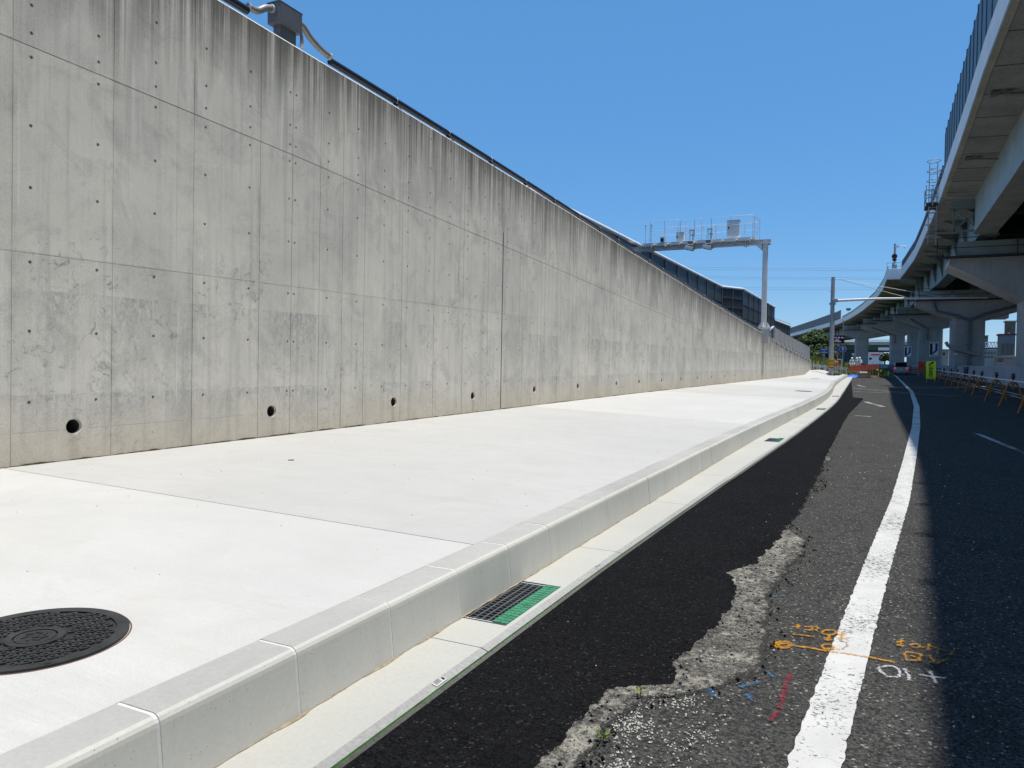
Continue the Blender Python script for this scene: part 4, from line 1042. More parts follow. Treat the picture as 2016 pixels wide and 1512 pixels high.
def viaduct(tab, y0, y1, label, step, width, girders, near):
    path = vpath(tab, y0, y1, step)
    x, y, n = path[0]
    t = thing('elevated_road', label, 'viaduct', P(x, y, VH), 0, 'sections of the elevated road')
    e = .35
    MB().sweep([vsec(p, [(0.05, 0), (1.9, -.12), (width-1.9, -.12), (width-.05, 0), (width-.05, .28), (.05, .28)]) for p in path]).build('deck_slab', M_vconc, t)
    MB().sweep([vsec(p, [(0, .12), (.28, .12), (.24, 1.2), (.02, 1.2)]) for p in path]).build('parapet', M_vfas, t)
    MB().sweep([vsec(p, [(width-.28, .12), (width, .12), (width-.02, 1.2), (width-.24, 1.2)]) for p in path]).build('parapet', M_vfas, t)
    for (o, w) in girders:
        MB().sweep([vsec(p, [(o, -.1), (o+w, -.1), (o+w, -2.25), (o, -2.25)]) for p in path]).build('girder', M_vgird if near else M_vsteel, t)
        fl = MB().sweep([vsec(p, [(o-.06, -2.25), (o+w+.06, -2.25), (o+w+.06, -2.3), (o-.06, -2.3)]) for p in path]).build('girder_flange', M_vconc if near else M_vsteel, t)
    MB().sweep([vsec(p, [(girders[0][0]+girders[0][1], -.16), (girders[-1][0], -.16), (girders[-1][0], -.2), (girders[0][0]+girders[0][1], -.2)]) for p in path]).build('underdeck_shade', M_vdark, t)  # dark sheet between the girders, paints in the unlit gloom under the deck
    return t, path
vA, pA = viaduct(VX, -60, 51.2, 'near section of the elevated road overhead with tall dark noise screen', 1.5, 25, [(1.75, 1.05), (6.4, 1.05), (11.0, 1.05), (15.6, 1.05), (20.4, 1.05)], True)  # right side out of view, widened to cut sky light on the road below
vB, pB = viaduct(VX, 51.6, 97.6, 'middle section of the elevated road between the first piers with low grey barrier', 1.5, 24, [(2.1, .9), (6.4, .9), (10.7, .9), (15, .9), (20, .9)], False)  # unseen right side made wide too, to deepen the shade beneath
vC, pC = viaduct(VX2, 98.0, 380, 'far section of the elevated road bending away to the left', 4, 14.0, [(3.4, .9), (7.2, .9), (11.0, .9)], False)
# transverse beams and deck ribs under the near sections
for (v, p, n) in ((vA, pA, 9), (vB, pB, 4)):
    for i in range(n):
        q = p[int((len(p)-1)*(i+.7)/n)]; x, y, nn = q; m = MB()
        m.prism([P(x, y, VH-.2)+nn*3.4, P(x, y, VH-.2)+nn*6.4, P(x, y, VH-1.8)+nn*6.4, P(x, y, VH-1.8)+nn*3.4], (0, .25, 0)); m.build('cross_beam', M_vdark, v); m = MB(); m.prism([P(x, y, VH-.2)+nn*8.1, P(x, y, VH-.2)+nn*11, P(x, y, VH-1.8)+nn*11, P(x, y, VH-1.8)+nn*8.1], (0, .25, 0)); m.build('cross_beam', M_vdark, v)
for (v, p, n, o) in ((vB, pB, 8, 2.1), (vC, pC, 40, 3.4)):
    for i in range(n):
        q = p[min(len(p)-1, int((len(p)-1)*(i+.5)/n))]; x, y, nn = q; m = MB()
        m.prism([P(x, y, VH-.1)+nn*(o-.28), P(x, y, VH-.1)+nn*o, P(x, y, VH-2.2)+nn*o, P(x, y, VH-1.1)+nn*(o-.28)], (0, .12, 0)); m.prism([P(x, y, VH-.06)+nn*.6, P(x, y, VH-.06)+nn*o, P(x, y, VH-.8)+nn*o], (0, .12, 0)); m.build('bracket', M_vsteel, v)
m = MB(); x = 3.25
for (a, b) in (((.7, -.75), (2.0, -2.0)), ((2.0, -.75), (.7, -2.0)), ((.4, -2.05), (2.1, -2.05)), ((.4, -.7), (2.1, -.7)), ((.7, -.7), (.7, -2.05)), ((2.05, -.3), (2.05, -2.25))): m.bar(P(x+a[0], 51.4, VH+a[1]), P(x+b[0], 51.4, VH+b[1]), .1)
m.prism([P(x+.6, 51.5, VH-.2), P(x+2.0, 51.5, VH-.2), P(x+2.0, 51.5, VH-.7), P(x+.6, 51.5, VH-.55)], (0, .08, 0)); m.build('sway_frame', M_vsteel, vB)
# slab edge strip, drains under the overhang
MB().sweep([vsec(p, [(.0, -.02), (.22, -.05), (.22, .118), (.0, .118)]) for p in pA]).build('slab_edge', concrete('slab_edge_stained', .27, .10, .3, .2), vA)
MB().sweep([vsec(p, [(.0, -.02), (.22, -.05), (.22, .118), (.0, .118)]) for p in pB]).build('slab_edge', M_vconc, vB)
for k in range(14):
    m = MB(); y = 12+2.9*k; x = lerp(*VX, y); m.prism([P(x+.24, y, VH-.018), P(x+1.7, y, VH-.108), P(x+1.7, y, VH-.120), P(x+.24, y, VH-.032)], (0, .018, 0)); m.build('slab_joint', M_vdark, vA)
m = MB()
for y in (32, 41.5, 63, 74, 85): 
    x = lerp(*VX, y); m.tube([P(x+.5, y, VH-.14), P(x+1.9, y, VH-.3)], .05, 6); m.box(P(x+.55, y, VH-.16), (.3, .25, .14)); m.box(P(x+.95, y, VH-.18), (.2, .25, .12))
m.build('drain_pipes', M_boxd, vA)
# tall screen on the near section: posts and panels
path = vpath(VX, -58, 51.0, 1.5)
for i in range(len(path)-1):
    x, y, n = path[i]; x2, y2, n2 = path[i+1]
    if y > -12:
        m = MB(); m.box(P(x+.12, y, VH+2.50), (.10, .16, 2.62)); m.build('screen_post', M_scp, vA)
    m = MB(); m.prism([P(x+.09, y+.07, VH+1.2), P(x2+.09, y2-.07, VH+1.2), P(x2+.09, y2-.07, VH+3.70), P(x+.09, y+.07, VH+3.70)], (.05, 0, 0))
    m.build('screen_panel', M_glass, vA)
path = vpath(VX, 51.8, 97.0, 1.0)
for i in range(len(path)-1):
    x, y, n = path[i]; x2, y2, n2 = path[i+1]
    m = MB(); m.prism([P(x+.08, y+.03, VH+1.2), P(x2+.08, y2-.03, VH+1.2), P(x2+.08, y2-.03, VH+1.85), P(x+.08, y+.03, VH+1.85)], (.08, 0, 0)); m.box(P(x+.1, y, VH+1.62), (.12, .08, .86)); m.build('barrier_panel', M_nb2, vB)
path = vpath(VX2, 98.2, 196, 3.0)
for i in range(len(path)-1):
    x, y, n = path[i]; x2, y2, n2 = path[i+1]
    m = MB(); m.prism([P(x+.08, y+.03, VH+1.2), P(x2+.08, y2-.03, VH+1.2), P(x2+.08, y2-.03, VH+1.6), P(x+.08, y+.03, VH+1.6)], (.08, 0, 0)); m.build('barrier_panel', simple('rail_panel', (.27, .25, .24)), vC)
path = vpath(VX2, 200, 378, 6.0)
for i in range(len(path)-1):
    x, y, n = path[i]; x2, y2, n2 = path[i+1]; h = 3.4
    m = MB(); m.prism([P(x+.08, y+.03, VH+1.2), P(x2+.08, y2-.03, VH+1.2), P(x2+.08, y2-.03, VH+h), P(x+.08, y+.03, VH+h)], (.1, 0, 0)); m.build('barrier_panel', M_nb2, vC)
# face of the widening
m = MB(); m.prism([P(.82, 97.75, VH), P(2.3, 97.75, VH), P(2.3, 97.75, VH+1.2), P(.82, 97.75, VH+1.2)], (0, .24, 0)); m.build('end_wall', M_vfas, vC)
m = MB()
for h in (1.5, 1.95): m.bar(P(.85, 97.9, VH+h), P(2.3, 97.9, VH+h), .06)
for x in (.85, 1.6, 2.3): m.bar(P(x, 97.9, VH+1.2), P(x, 97.9, VH+1.98), .06)
m.build('guard_rail', M_galv, vC)

# piers: (Y, tip px, cap top py, tip bottom py, column left px, haunch py, column right px, depth, cap reach)
PIERS = [(53, 1869, 509, 521, 2020, 590, 2110, 3.4, 24.0, 'nearest bridge pier at the right edge with wide tapering cap beam'),
         (85, 1803, 593, 600, 1875, 628, 1941, 3.2, 22, 'second bridge pier with drain pipes joining above its column'),
         (112, 1759.5, 620, 629, 1811, 646, 1857, 3.0, 13.0, 'third bridge pier carrying the larger blue and black panel'),
         (134, 1727, 632, 641, 1787, 656, 1811, 3.0, 13.0, 'fourth bridge pier carrying the smaller blue and black panel'),
         (156, 1694, 638, 646, 1752, 660, 1782, 3.0, 12.5, 'fifth bridge pier right of the sunlit gap'),
         (182, 1656, 650, 657, 1683, 666, 1710, 3.0, 12.5, 'farthest bridge pier left of the sunlit gap')]
for i, (Y, tx, ty, tb, clx, cly, crx, dp, reach, lb) in enumerate(PIERS):
    X0, h0 = at(tx, ty, Y); _, h1 = at(tx, tb, Y); Xc, hc = at(clx, cly, Y); Xr, _ = at(crx, cly, Y)
    xr = X0+reach; hp = lerp(*((VX) if Y < 97 else (VX2)), Y)
    t = thing('bridge_pier', lb, 'bridge pier', P((Xc+Xr)/2, Y, 0), 0, 'bridge piers under the elevated road')
    ch = .3
    m = MB(); m.sweep([[P(Xc+ch, Y, z), P(Xr-ch, Y, z), P(Xr, Y+ch, z), P(Xr, Y+dp-ch, z), P(Xr-ch, Y+dp, z), P(Xc+ch, Y+dp, z), P(Xc, Y+dp-ch, z), P(Xc, Y+ch, z)] for z in (-.2, hc+.05)]); m.build('column', M_vpier, t)
    m = MB(); m.prism([P(X0, Y, h0), P(X0, Y, h1), P(Xc, Y, hc), P(Xr, Y, hc), P(min(X0+11.5, xr-.5), Y, h1), P(xr, Y, h1), P(xr, Y, h0)], (0, dp, 0)); m.build('cap_beam', M_vpier, t)
    m = MB(); gb = VH-2.3
    for o in ((1.75+.85, 6.4+.85, 11.0+.85) if Y < 97 else (3.8, 7.8, 11.8)):
        if h0 < gb: m.box(P(hp+o, Y+dp/2, (h0+gb)/2), (1.0, 1.0, gb-h0))
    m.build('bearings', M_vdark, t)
    # inspection walkway panels above the cap
    m = MB(); m.box(P((X0+xr)/2+.2, Y-.15, h0+.5), (xr-X0-.4, .06, .95)); m.build('walkway_panel', M_vgird, t)
    m = MB(); m.box(P((X0+xr)/2-.4, Y-.35, h0+.02), (xr-X0+.8, .7, .08))
    for k in range(7): x = X0-.7+(xr-X0+.7)*k/6; m.bar(P(x, Y-.66, h0), P(x, Y-.66, h0+1.15), .05)
    for h in (.55, 1.15): m.bar(P(X0-.75, Y-.66, h0+h), P(xr, Y-.66, h0+h), .04)
    m.build('walkway', M_vdark, t)
    if i == 1:
        xm = Xc+(Xr-Xc)*.52; m = MB(); pp = dict(r=.13, n=10)
        m.tube([P(xm, Y-.16, .3), P(xm, Y-.16, hc-.1)], **pp); m.tube([P(xm, Y-.16, hc-.15), P(Xc+.3, Y-.16, hc+.35), P(Xc-1.4, Y-.16, hc+.75), P(Xc-1.7, Y-.16, h0-.1)], **pp); m.tube([P(xm, Y-.16, hc-.15), P(Xr, Y-.16, hc+.5), P(X0+11, Y-.16, h1+.3), P(xr-.3, Y-.16, h1+.25)], **pp)
        for h in (1, 2.2, 3.4, 4.6): m.box(P(xm, Y-.15, h), (.42, .2, .1))
        m.build('drain_pipe', simple('drain_pipe_grey', (.12, .14, .17), .5), t)
        m = MB(); a = [at(*q, Y-.2) for q in ((1925, 699), (1900, 692), (1876, 687), (1866, 680), (1862, 673))]; m.tube([P(x, Y-.25, h) for x, h in a], .16, 10); m.build('side_pipe', M_galv_d, t)
        m = MB(); x, h = at(1881, 697, Y); m.box(P(x, Y-.02, h), (.35, .03, .15)); m.build('plate', M_vfas, t)
    if i in (2, 4):
        m = MB(); xm = Xc+.35*(Xr-Xc); m.tube([P(xm, Y-.1, hc-1.6), P(xm, Y-.1, hc-.1), P(X0+2, Y-.1, h1+.05)], .1, 8); m.build('drain_pipe', M_boxd, t)
    if i == 0:
        m = MB(); m.box(P((Xc+Xr)/2, Y-.012, 1.1), (Xr-Xc-.7, .02, 2.2)); m.build('dirty_foot', concrete('pier_foot', .28, -.02, .3, .2), t)

# blue and black panels fixed on the piers
for (px0, px1, py0, py1, Y, lb) in ((1829.8, 1847.5, 673, 702.5, 111.95, 'larger white panel with black and blue bars on the third pier'), (1780.8, 1794, 681.5, 703.5, 133.95, 'smaller white panel with black and blue bars on the fourth pier')):
    x0, h1 = at(px0, py0, Y); x1, h0 = at(px1, py1, Y); w = x1-x0; hh = h1-h0
    t = thing('pier_panel', lb, 'panel', P(x0, Y, h0), 0, 'panels with bars on the piers')
    q = lambda u, v, d=0: P(x0+w*u, Y-.03-d, h0+hh*v)
    m = MB(); m.prism([q(0, 0), q(1, 0), q(1, 1), q(0, 1)], (0, .03, 0)); m.build('board', M_white, t)
    m = MB(); m.prism([q(.08, .13, .006), q(.34, .13, .006), q(.34, .90, .006), q(.08, .90, .006)], (0, .006, 0)); m.build('black_bar', M_black, t)
    m = MB(); m.prism([q(.64, .90, .012), q(.90, .90, .012), q(.90, .42, .012), q(.36, .15, .012), q(.36, .28, .012), q(.64, .45, .012)], (0, .006, 0)); m.build('blue_bar', M_navy, t)
    m = MB()
    for k in range(4): m.prism([q(.3+.12*k, .935, .006), q(.38+.12*k, .935, .006), q(.38+.12*k, .97, .006), q(.3+.12*k, .97, .006)], (0, .006, 0)); m.prism([q(.2+.13*k, .04, .006), q(.3+.13*k, .04, .006), q(.3+.13*k, .09, .006), q(.2+.13*k, .09, .006)], (0, .006, 0))
    m.prism([q(.80, .03, .006), q(.92, .03, .006), q(.92, .1, .006), q(.80, .1, .006)], (0, .006, 0))
    m.build('caption', M_black, t)

# access ladder and cage platform hanging at the first pier
t = thing('access_ladder', 'grey caged ladder with hoops and small platform at the viaduct joint', 'ladder', P(2.6, 53, 8))
Yl = 54.0; x0, ha = at(1822, 408, Yl); x1, _ = at(1848, 408, Yl); _, hr = at(1820, 368, Yl); _, htp = at(1840, 322, Yl); _, hbt = at(1834, 482, Yl)
m = MB(); m.box(P((x0+x1)/2, Yl+.4, ha+.08), (x1-x0, 1.6, .16)); m.build('platform', M_vdark, t)
m = MB()
for x in (x0, (x0+x1)/2, x1):
    for y in (Yl-.4, Yl+1.2): m.bar(P(x, y, ha), P(x, y, hr), .05)
for h in (.5, 1.0):
    for y in (Yl-.4, Yl+1.2): m.bar(P(x0, y, ha+h), P(x1, y, ha+h), .05)
    m.bar(P(x0, Yl-.4, ha+h), P(x0, Yl+1.2, ha+h), .05)
m.build('handrail', M_galv_d, t)
m = MB(); lx = x1-.15
for dx in (-.22, .22): m.bar(P(lx+dx-.2, Yl-.3, hbt), P(lx+dx-.2, Yl-.3, htp), .05)
k = 0; h = hbt+.2
while h < htp: m.bar(P(lx-.42, Yl-.3, h), P(lx+.02, Yl-.3, h), .03); h += .35
m.build('ladder', M_galv_d, t)
m = MB()
for h in [hr+.2+.62*i for i in range(int((htp-hr)/.62)+1)]+[hbt+.4+.8*i for i in range(int((ha-hbt)/.8))]:
    m.tube([P(lx-.2+.38*cos(a), Yl-.3+.42*sin(a)-.3, h) for a in [2*pi*q/16 for q in range(17)]], .025, 5)
m.build('hoops', M_galv_d, t)

# sign post standing on the widening
Yv = 99.0; xs, hs0 = at(1760.5, 545, Yv)
t = thing('signal_post', 'grey post on the viaduct widening with round red lamp, green plate and camera arm', 'signal post', P(xs, Yv, VH+.3))
_, hT = at(1760.5, 480, Yv); m = MB(); m.tube([P(xs, Yv, VH+.2), P(xs, Yv, hT)], .12, 10); m.build('post', M_galv_d, t)
xa, hA = at(1784, 484, Yv); m = MB(); m.tube([P(xs, Yv, hA-.05), P(xa, Yv, hA)], .05, 8); m.box(P(xs+.25, Yv, hA-.03), (.4, .2, .2)); m.build('arm', M_galv, t)
m = MB(); m.box(P(xa-.1, Yv, hA-.18), (.16, .3, .28), None, .05); m.build('camera', M_white, t)
xl, hl = at(1761, 505, Yv); m = MB(); k = 28; m.prism([P(xl+.31*cos(2*pi*i/k), Yv-.2, hl+.31*sin(2*pi*i/k)) for i in range(k)], (0, .12, 0)); m.build('lamp_board', M_black, t)
m = MB(); m.tube([P(xl+.27*cos(2*pi*i/k), Yv-.21, hl+.27*sin(2*pi*i/k)) for i in range(k+1)], .035, 5); m.bar(P(xl-.12, Yv-.22, hl-.1), P(xl+.12, Yv-.22, hl+.12), .05); m.build('red_ring', simple('dull_red', (.2, .01, .015)), t)
x, h = at(1760.8, 512, Yv); m = MB(); m.box(P(x, Yv-.15, h), (.46, .12, .22)); m.build('sub_board', M_black, t)
x, h = at(1762, 522, Yv); m = MB(); m.box(P(x-.05, Yv-.16, h-.05), (.5, .08, .62)); m.build('green_plate', M_sgreen, t)
m = MB(); m.prism([P(x+.02+.2*cos(2*pi*i/16), Yv-.215, h+.12+.17*sin(2*pi*i/16)) for i in range(16)], (0, .015, 0)); m.build('white_symbol', M_white, t)
m = MB(); m.box(P(xs, Yv, VH+1.3), (.5, .4, .9)); m.build('base_box', M_vfas, t)
Yv = 185; x, h = at(1670.5, 609, Yv); t = thing('green_sign', 'small green road sign standing on the distant viaduct edge', 'road sign', P(x, Yv, VH+1)); m = MB(); m.box(P(x, Yv, h), (.95, .06, .55)); m.build('plate', M_sgreen, t); m = MB(); m.tube([P(x, Yv+.1, VH+1), P(x, Yv+.1, h)], .05, 6); m.build('post', M_galv, t)
m = MB()
# ------------------------------------------------------------------ concrete median wall under the viaduct
m = MB()
mwp = [(7.05, 20), (7.05, 60), (7.0, 90), (6.2, 112), (4.6, 140), (2.6, 165)]
t = thing('median_wall', 'low grey concrete wall running along the foot of the bridge piers', 'wall', P(7.05, 40, .2))
rz_ = rz(7.05)
for (a, b) in zip(mwp[:-1], mwp[1:]):
    m.sweep([[P(x, y, .1), P(x+.12, y, 1.34), P(x+.45, y, 1.34), P(x+.45, y, .1)] for x, y in (a, b)])
m.build('wall_body', concrete('median_concrete', .36, -.02, .2, .2), t)
m = MB(); m.box(P(7.08, 76, .85), (.1, 3.2, .75)); m.build('recess_plate', M_vdark, t)

# ------------------------------------------------------------------ barricades along the lane
def make_barricade():
    t = thing('barricade', '', 'barricade', P(0, 0, 0))
    m = MB(); s = .36
    m.tube([(s, 0, 0), (s*.62, 0, .45), (s*.36, 0, .70), (s*.16, 0, .79), (0, 0, .81), (-s*.16, 0, .79), (-s*.36, 0, .70), (-s*.62, 0, .45), (-s, 0, 0)], .032, 8); m.bar((s*.68, 0, .38), (-s*.68, 0, .38), .04); m.build('frame', M_orange, t, True)
    m = MB(); m.tube([(0, 0, .8), (0, 0, .93)], .03, 8); m.build('lamp_stem', M_black, t, True)
    m = MB(); m.tube([(0, 0, .92), (0, 0, .95), (0, 0, 1.06), (0, 0, 1.09)], .05, 10, rr=[.035, .06, .06, .04]); m.build('lamp', M_lamp, t, True)
    m = MB(); m.box((0, -.05, .68), (.09, .02, .18), None, .004); m.build('reflector_plate', M_yplate, t, True)
    return t
bpos = []
for q in ((1993, 799), (1960.6, 788.7), (1932, 779), (1916, 773), (1899, 767), (1884.5, 761.5), (1872, 757.6), (1858, 753.6), (1850, 750)):
    d = ray(*q); t_ = (0.05-CAMH)/(d.z-G*d.y); bpos.append((d.x*t_, d.y*t_))
x, y = bpos[0]; bpos = [(x-.05, y-4.0)]+bpos
while len(bpos) < 36:
    x, y = bpos[-1]; y2 = y+3.6; bpos.append((min(x+.02, 5.2) if y2 < 110 else x-.05, y2))
bar0 = make_barricade()
ordn = ['nearest', 'second', 'third', 'fourth', 'fifth', 'sixth', 'seventh', 'eighth', 'ninth', 'tenth']
for i, (x, y) in enumerate(bpos):
    if i <= 9: lb = ('nearest orange barricade frame, partly cut by the right picture edge' if i == 0 else '%s orange barricade frame from the right picture edge along the lane' % ordn[i])
    elif i < 13: lb = 'orange barricade frame hidden just behind the leaning lime sign, %s of three' % ordn[i-10].replace('nearest', 'first')
    else: lb = 'small distant orange barricade frame in the dense far row beyond the orange sign'
    loc = P(x, y, rz(x))
    if i == 0: o = bar0; o.location = loc; o['label'] = lb; o['group'] = 'orange barricade frames along the lane'; o.rotation_euler = (0, 0, 0)
    else: o = dup(bar0, loc, random.uniform(-.12, .12), lb)
for i in range(0, 9):
    (x0, y0), (x1, y1) = bpos[i], bpos[i+1]
    m = MB(); a, b = P(x0, y0-.2, rz(x0)+.84), P(x1, y1+.2, rz(x1)+.84); m.tube([a, b], .026, 8)
    c = (a+b)/2
    for k in range(len(m.v)): m.v[k] -= c
    o = m.build('barricade_rail', M_galv); o.location = c; tag(o, 'grey pipe rail resting between the %s and %s orange barricade frames' % (ordn[i], ordn[i+1]), 'pipe rail', 'pipe rails on the barricades')
m = MB()
for i in range(9, 35): (x0, y0), (x1, y1) = bpos[i], bpos[i+1]; m.tube([P(x0, y0, rz(x0)+.84), P(x1, y1, rz(x1)+.84)], .03, 6)
o = m.build('barricade_rail', M_galv_d); tag(o, 'long pipe rail over the far row of orange barricades', 'pipe rail', 'pipe rails on the barricades')

# ------------------------------------------------------------------ lime and orange signs by the barricades
import_font = None
def text_mesh(s, size):
    cu = bpy.data.curves.new('lettering', 'FONT'); cu.body = s; cu.size = size; cu.align_x = 'CENTER'; cu.align_y = 'CENTER'; cu.extrude = .003
    o = bpy.data.objects.new('lettering', cu); C.objects.link(o)
    dg = bpy.context.evaluated_depsgraph_get(); me = bpy.data.meshes.new_from_object(o.evaluated_get(dg)); bpy.data.objects.remove(o); return me
def legs_sign(name, label, cx, by, ty, wpx, Y, mat, letters):
    X, hb = at(cx, by, Y); _, hT = at(cx, ty, Y); w = wpx*(Y*.897+X*-.4415)/FPX
    base = rz(X); t = thing(name, label, 'sign', P(X, Y, base)); H_ = hT-hb
    tilt = Matrix.Rotation(radians(-9), 3, 'X')
    loc = lambda u, v, d=0: Vector((u*w, 0, hb-base))+tilt @ Vector((0, -d, v*H_))
    m = MB(); m.prism([loc(-.5, 0), loc(.5, 0), loc(.5, 1), loc(-.5, 1)], tilt @ Vector((0, .03, 0))); m.build('board', mat, t, True)
    m = MB()
    for u in (-.42, .42):
        m.bar(loc(u, 0, -.03), Vector((u*w, -.05, 0)), .03); m.bar(loc(u, .9, -.03), Vector((u*w, .65, 0)), .03)
    m.build('stand', M_galv_d, t, True)
    return t, loc, w, H_, tilt
YS = 66.0
t, loc, w, H_, tilt = legs_sign('lane_sign', 'leaning lime yellow sign with black arrow and four characters by the barricades', 1832.5, 746, 710.5, 16.5, YS, M_signy, True)
m = MB(); A = lambda u, v: loc(u, v, .006)
m.prism([A(-.30, .79), A(-.18, .755), A(.13, .87), A(.20, .83), A(.34, .965), A(.0, .955), A(.03, .915)], tilt @ Vector((0, .005, 0))); m.build('arrow', M_black, t, True)
for k, ch in enumerate('右折車線'):
    me = text_mesh(ch, .33); me.materials.clear(); me.materials.append(M_black)
    o = bpy.data.objects.new('character', me); C.objects.link(o); o.parent = t; o.location = loc(0, .655-.155*k, .007); o.rotation_euler = (radians(90-9), 0, 0)
m = MB(); m.prism([A(-.4, .035), A(.4, .035), A(.4, .06), A(-.4, .06)], tilt @ Vector((0, .005, 0))); m.build('base_line', M_black, t, True)
t, loc, w, H_, tilt = legs_sign('warning_sign', 'orange red board on a stand among the far barricades', 1814, 728, 711.5, 12, 92.0, M_signo, False)
m = MB(); A = lambda u, v: loc(u, v, .006)
for v in (.35, .5, .65): m.prism([A(-.3, v), A(.3, v), A(.3, v+.06), A(-.3, v+.06)], tilt @ Vector((0, .005, 0)))
m.build('lettering', simple('dark_red', (.3, .02, .01)), t, True)

# ------------------------------------------------------------------ far corner: guardrail, bank, tree, signs, works
def gpt(px, py, Y, dh=0):
    x, h = at(px, py, Y); return P(x, Y, h+dh)
t = thing('guardrail', 'galvanised guardrail with posts at the far end of the wall', 'guardrail', gpt(1602, 727, 84))
pts = [(1601, 717.5, 84), (1613, 719, 86), (1624, 720.5, 88), (1634, 722, 90), (1645, 723.5, 92), (1655, 724, 94), (1666, 725, 97)]
for (px, py, Y) in pts:
    x, h = at(px, py, Y); m = MB(); m.tube([P(x, Y, h-.75), P(x, Y, h+.12)], .07, 8); m.build('post', M_galv, t)
m = MB(); q = [Vector((at(px, py, Y)[0], Y, at(px, py, Y)[1])) for px, py, Y in pts]
m.sweep([[P(v.x, v.y-.10, v.z+dz)+Vector((0, o, 0)) for dz, o in ((.08, 0), (.03, -.05), (-.04, -.01), (-.12, -.05), (-.2, -.05), (-.25, 0))] for v in q], closed=False, caps=False); m.build('beam', M_galv_d, t)
# grassy bank
m = MB(); 
def bankh(x, y): 
    u = (x+13)/15; v = (y-96)/44
    if not (0 <= u <= 1 and 0 <= v <= 1): return -.2
    return 1.9*min(1, (1-u)*1.6)*min(1, v*5)*min(1, (1-v)*4)+.1*noise.noise(Vector((x*.5, y*.5, 0)))-.05
gr = [[P(-13+15*i/20, 96+44*j/24, bankh(-13+15*i/20, 96+44*j/24)) for i in range(21)] for j in range(25)]
m.sweep(gr, closed=False, caps=False, smooth=True); struct(m.build('grassy_bank', M_earth))
m = MB(); tone = []
def tuft(m, x, y, z, h, n, spread):
    for k in range(n):
        a = random.uniform(0, 2*pi); r = random.uniform(0, spread); b = Vector((x+r*cos(a), y+r*sin(a), z)); l = random.uniform(.5, 1)*h
        tip = b+Vector((random.uniform(-.3, .3)*l, random.uniform(-.3, .3)*l, l)); w = Vector((cos(a+1.5), sin(a+1.5), 0))*l*.06
        m.add([b-w, b+w, (b+tip)/2+w*.8, tip, (b+tip)/2-w*.8], [(0, 1, 2, 3, 4)]); tone.extend([random.random()]*5)
for i in range(3200):
    x, y = random.uniform(-12.8, 1.6), random.uniform(97, 122)
    if bankh(x, y) > .0: tuft(m, x, y, G*y+bankh(x, y), random.uniform(.25, .8), 5, .25)
o = m.build('grass', M_weed, recalc=False); o.data.attributes.new('tone', 'FLOAT', 'POINT').data.foreach_set('value', tone); stuff(o)

def foliage(name, label, cat, blobs, n, ls, mat, trunk=None, group=None, base=None):
    t = thing(name, label, cat, base, 0, group)
    m = MB(); tone = []
    tot = sum(b[3]**2 for b in blobs)
    for (cx_, cy_, cz_, r, sq) in blobs:
        nl = int(n*r*r/tot)
        for i in range(nl):
            d = Vector((random.gauss(0, 1), random.gauss(0, 1), random.gauss(0, 1))).normalized()
            rad = r*(random.random()**.28)*(1+.28*noise.noise(d*2.3+Vector((cx_, cy_, cz_)))); p = Vector((cx_, cy_, cz_))+Vector((d.x*rad, d.y*rad, d.z*rad*sq))
            nrm = (d+Vector((random.uniform(-.8, .8), random.uniform(-.8, .8), random.uniform(-.2, 1)))).normalized()
            a = nrm.cross(Vector((random.random(), random.random(), .3))).normalized(); b = nrm.cross(a); s = ls*random.uniform(.6, 1.3)
            m.add([p+a*s, p+b*s*.6, p-a*s, p-b*s*.6], [(0, 1, 2, 3)])
            tn = max(0, min(1, .45+.6*noise.noise(p*1.1)+random.uniform(-.25, .25))); tone.extend([tn]*4)
    o = m.build('crown', mat, t, recalc=False); o.data.attributes.new('tone', 'FLOAT', 'POINT').data.foreach_set('value', tone)
    if trunk:
        m = MB(); m.tube(trunk, .2, 8, rr=[.28-.16*i/(len(trunk)-1) for i in range(len(trunk))])
        top = trunk[-1]
        for b in blobs[:5]: m.tube([trunk[len(trunk)//2], (trunk[len(trunk)//2]+Vector(b[:3]))/2+Vector((0, 0, .3)), Vector(b[:3])], .08, 6, rr=[.12, .08, .04])
        m.build('trunk', M_bark, t)
    return t
YT = 128.0
def blob(px, py, rpx, Y, sq=.85):
    p = gpt(px, py, Y); r = rpx*(Y*.897-.4415*p.x)/FPX; return (p.x, p.y+random.uniform(-1, 1), p.z, r, sq)
bl = [blob(1604, 668, 21, YT), blob(1588, 672, 17, YT-1), blob(1622, 671, 16, YT-2), blob(1612, 660, 14, YT), blob(1595, 690, 18, YT-2), blob(1618, 690, 19, YT-3), blob(1584, 690, 12, YT-2), blob(1637, 686, 13, YT), blob(1640, 700, 12, YT-1), blob(1605, 702, 16, YT-4)]
X0 = bl[0][0]
foliage('broadleaf_tree', 'dense dark green broadleaf tree behind the grassy bank left of the utility pole', 'tree', bl, 15000, .17, M_leaf, [P(X0, YT, .5), P(X0+.2, YT, 3), P(X0-.1, YT, 5.5), P(X0, YT, 7)], None, P(X0, YT, .5))
YT2 = 235.0; bl = [blob(1742, 703, 8, YT2), blob(1747, 700, 6, YT2), blob(1737, 706, 6, YT2), blob(1750, 706, 5, YT2)]; X0 = bl[0][0]
foliage('roadside_tree', 'small round dark tree under the viaduct beside the farthest pier gap', 'tree', bl, 2500, .25, M_leaf, [P(X0, YT2, 0), P(X0, YT2, 2), P(X0, YT2, 3)], None, P(X0, YT2, 0))
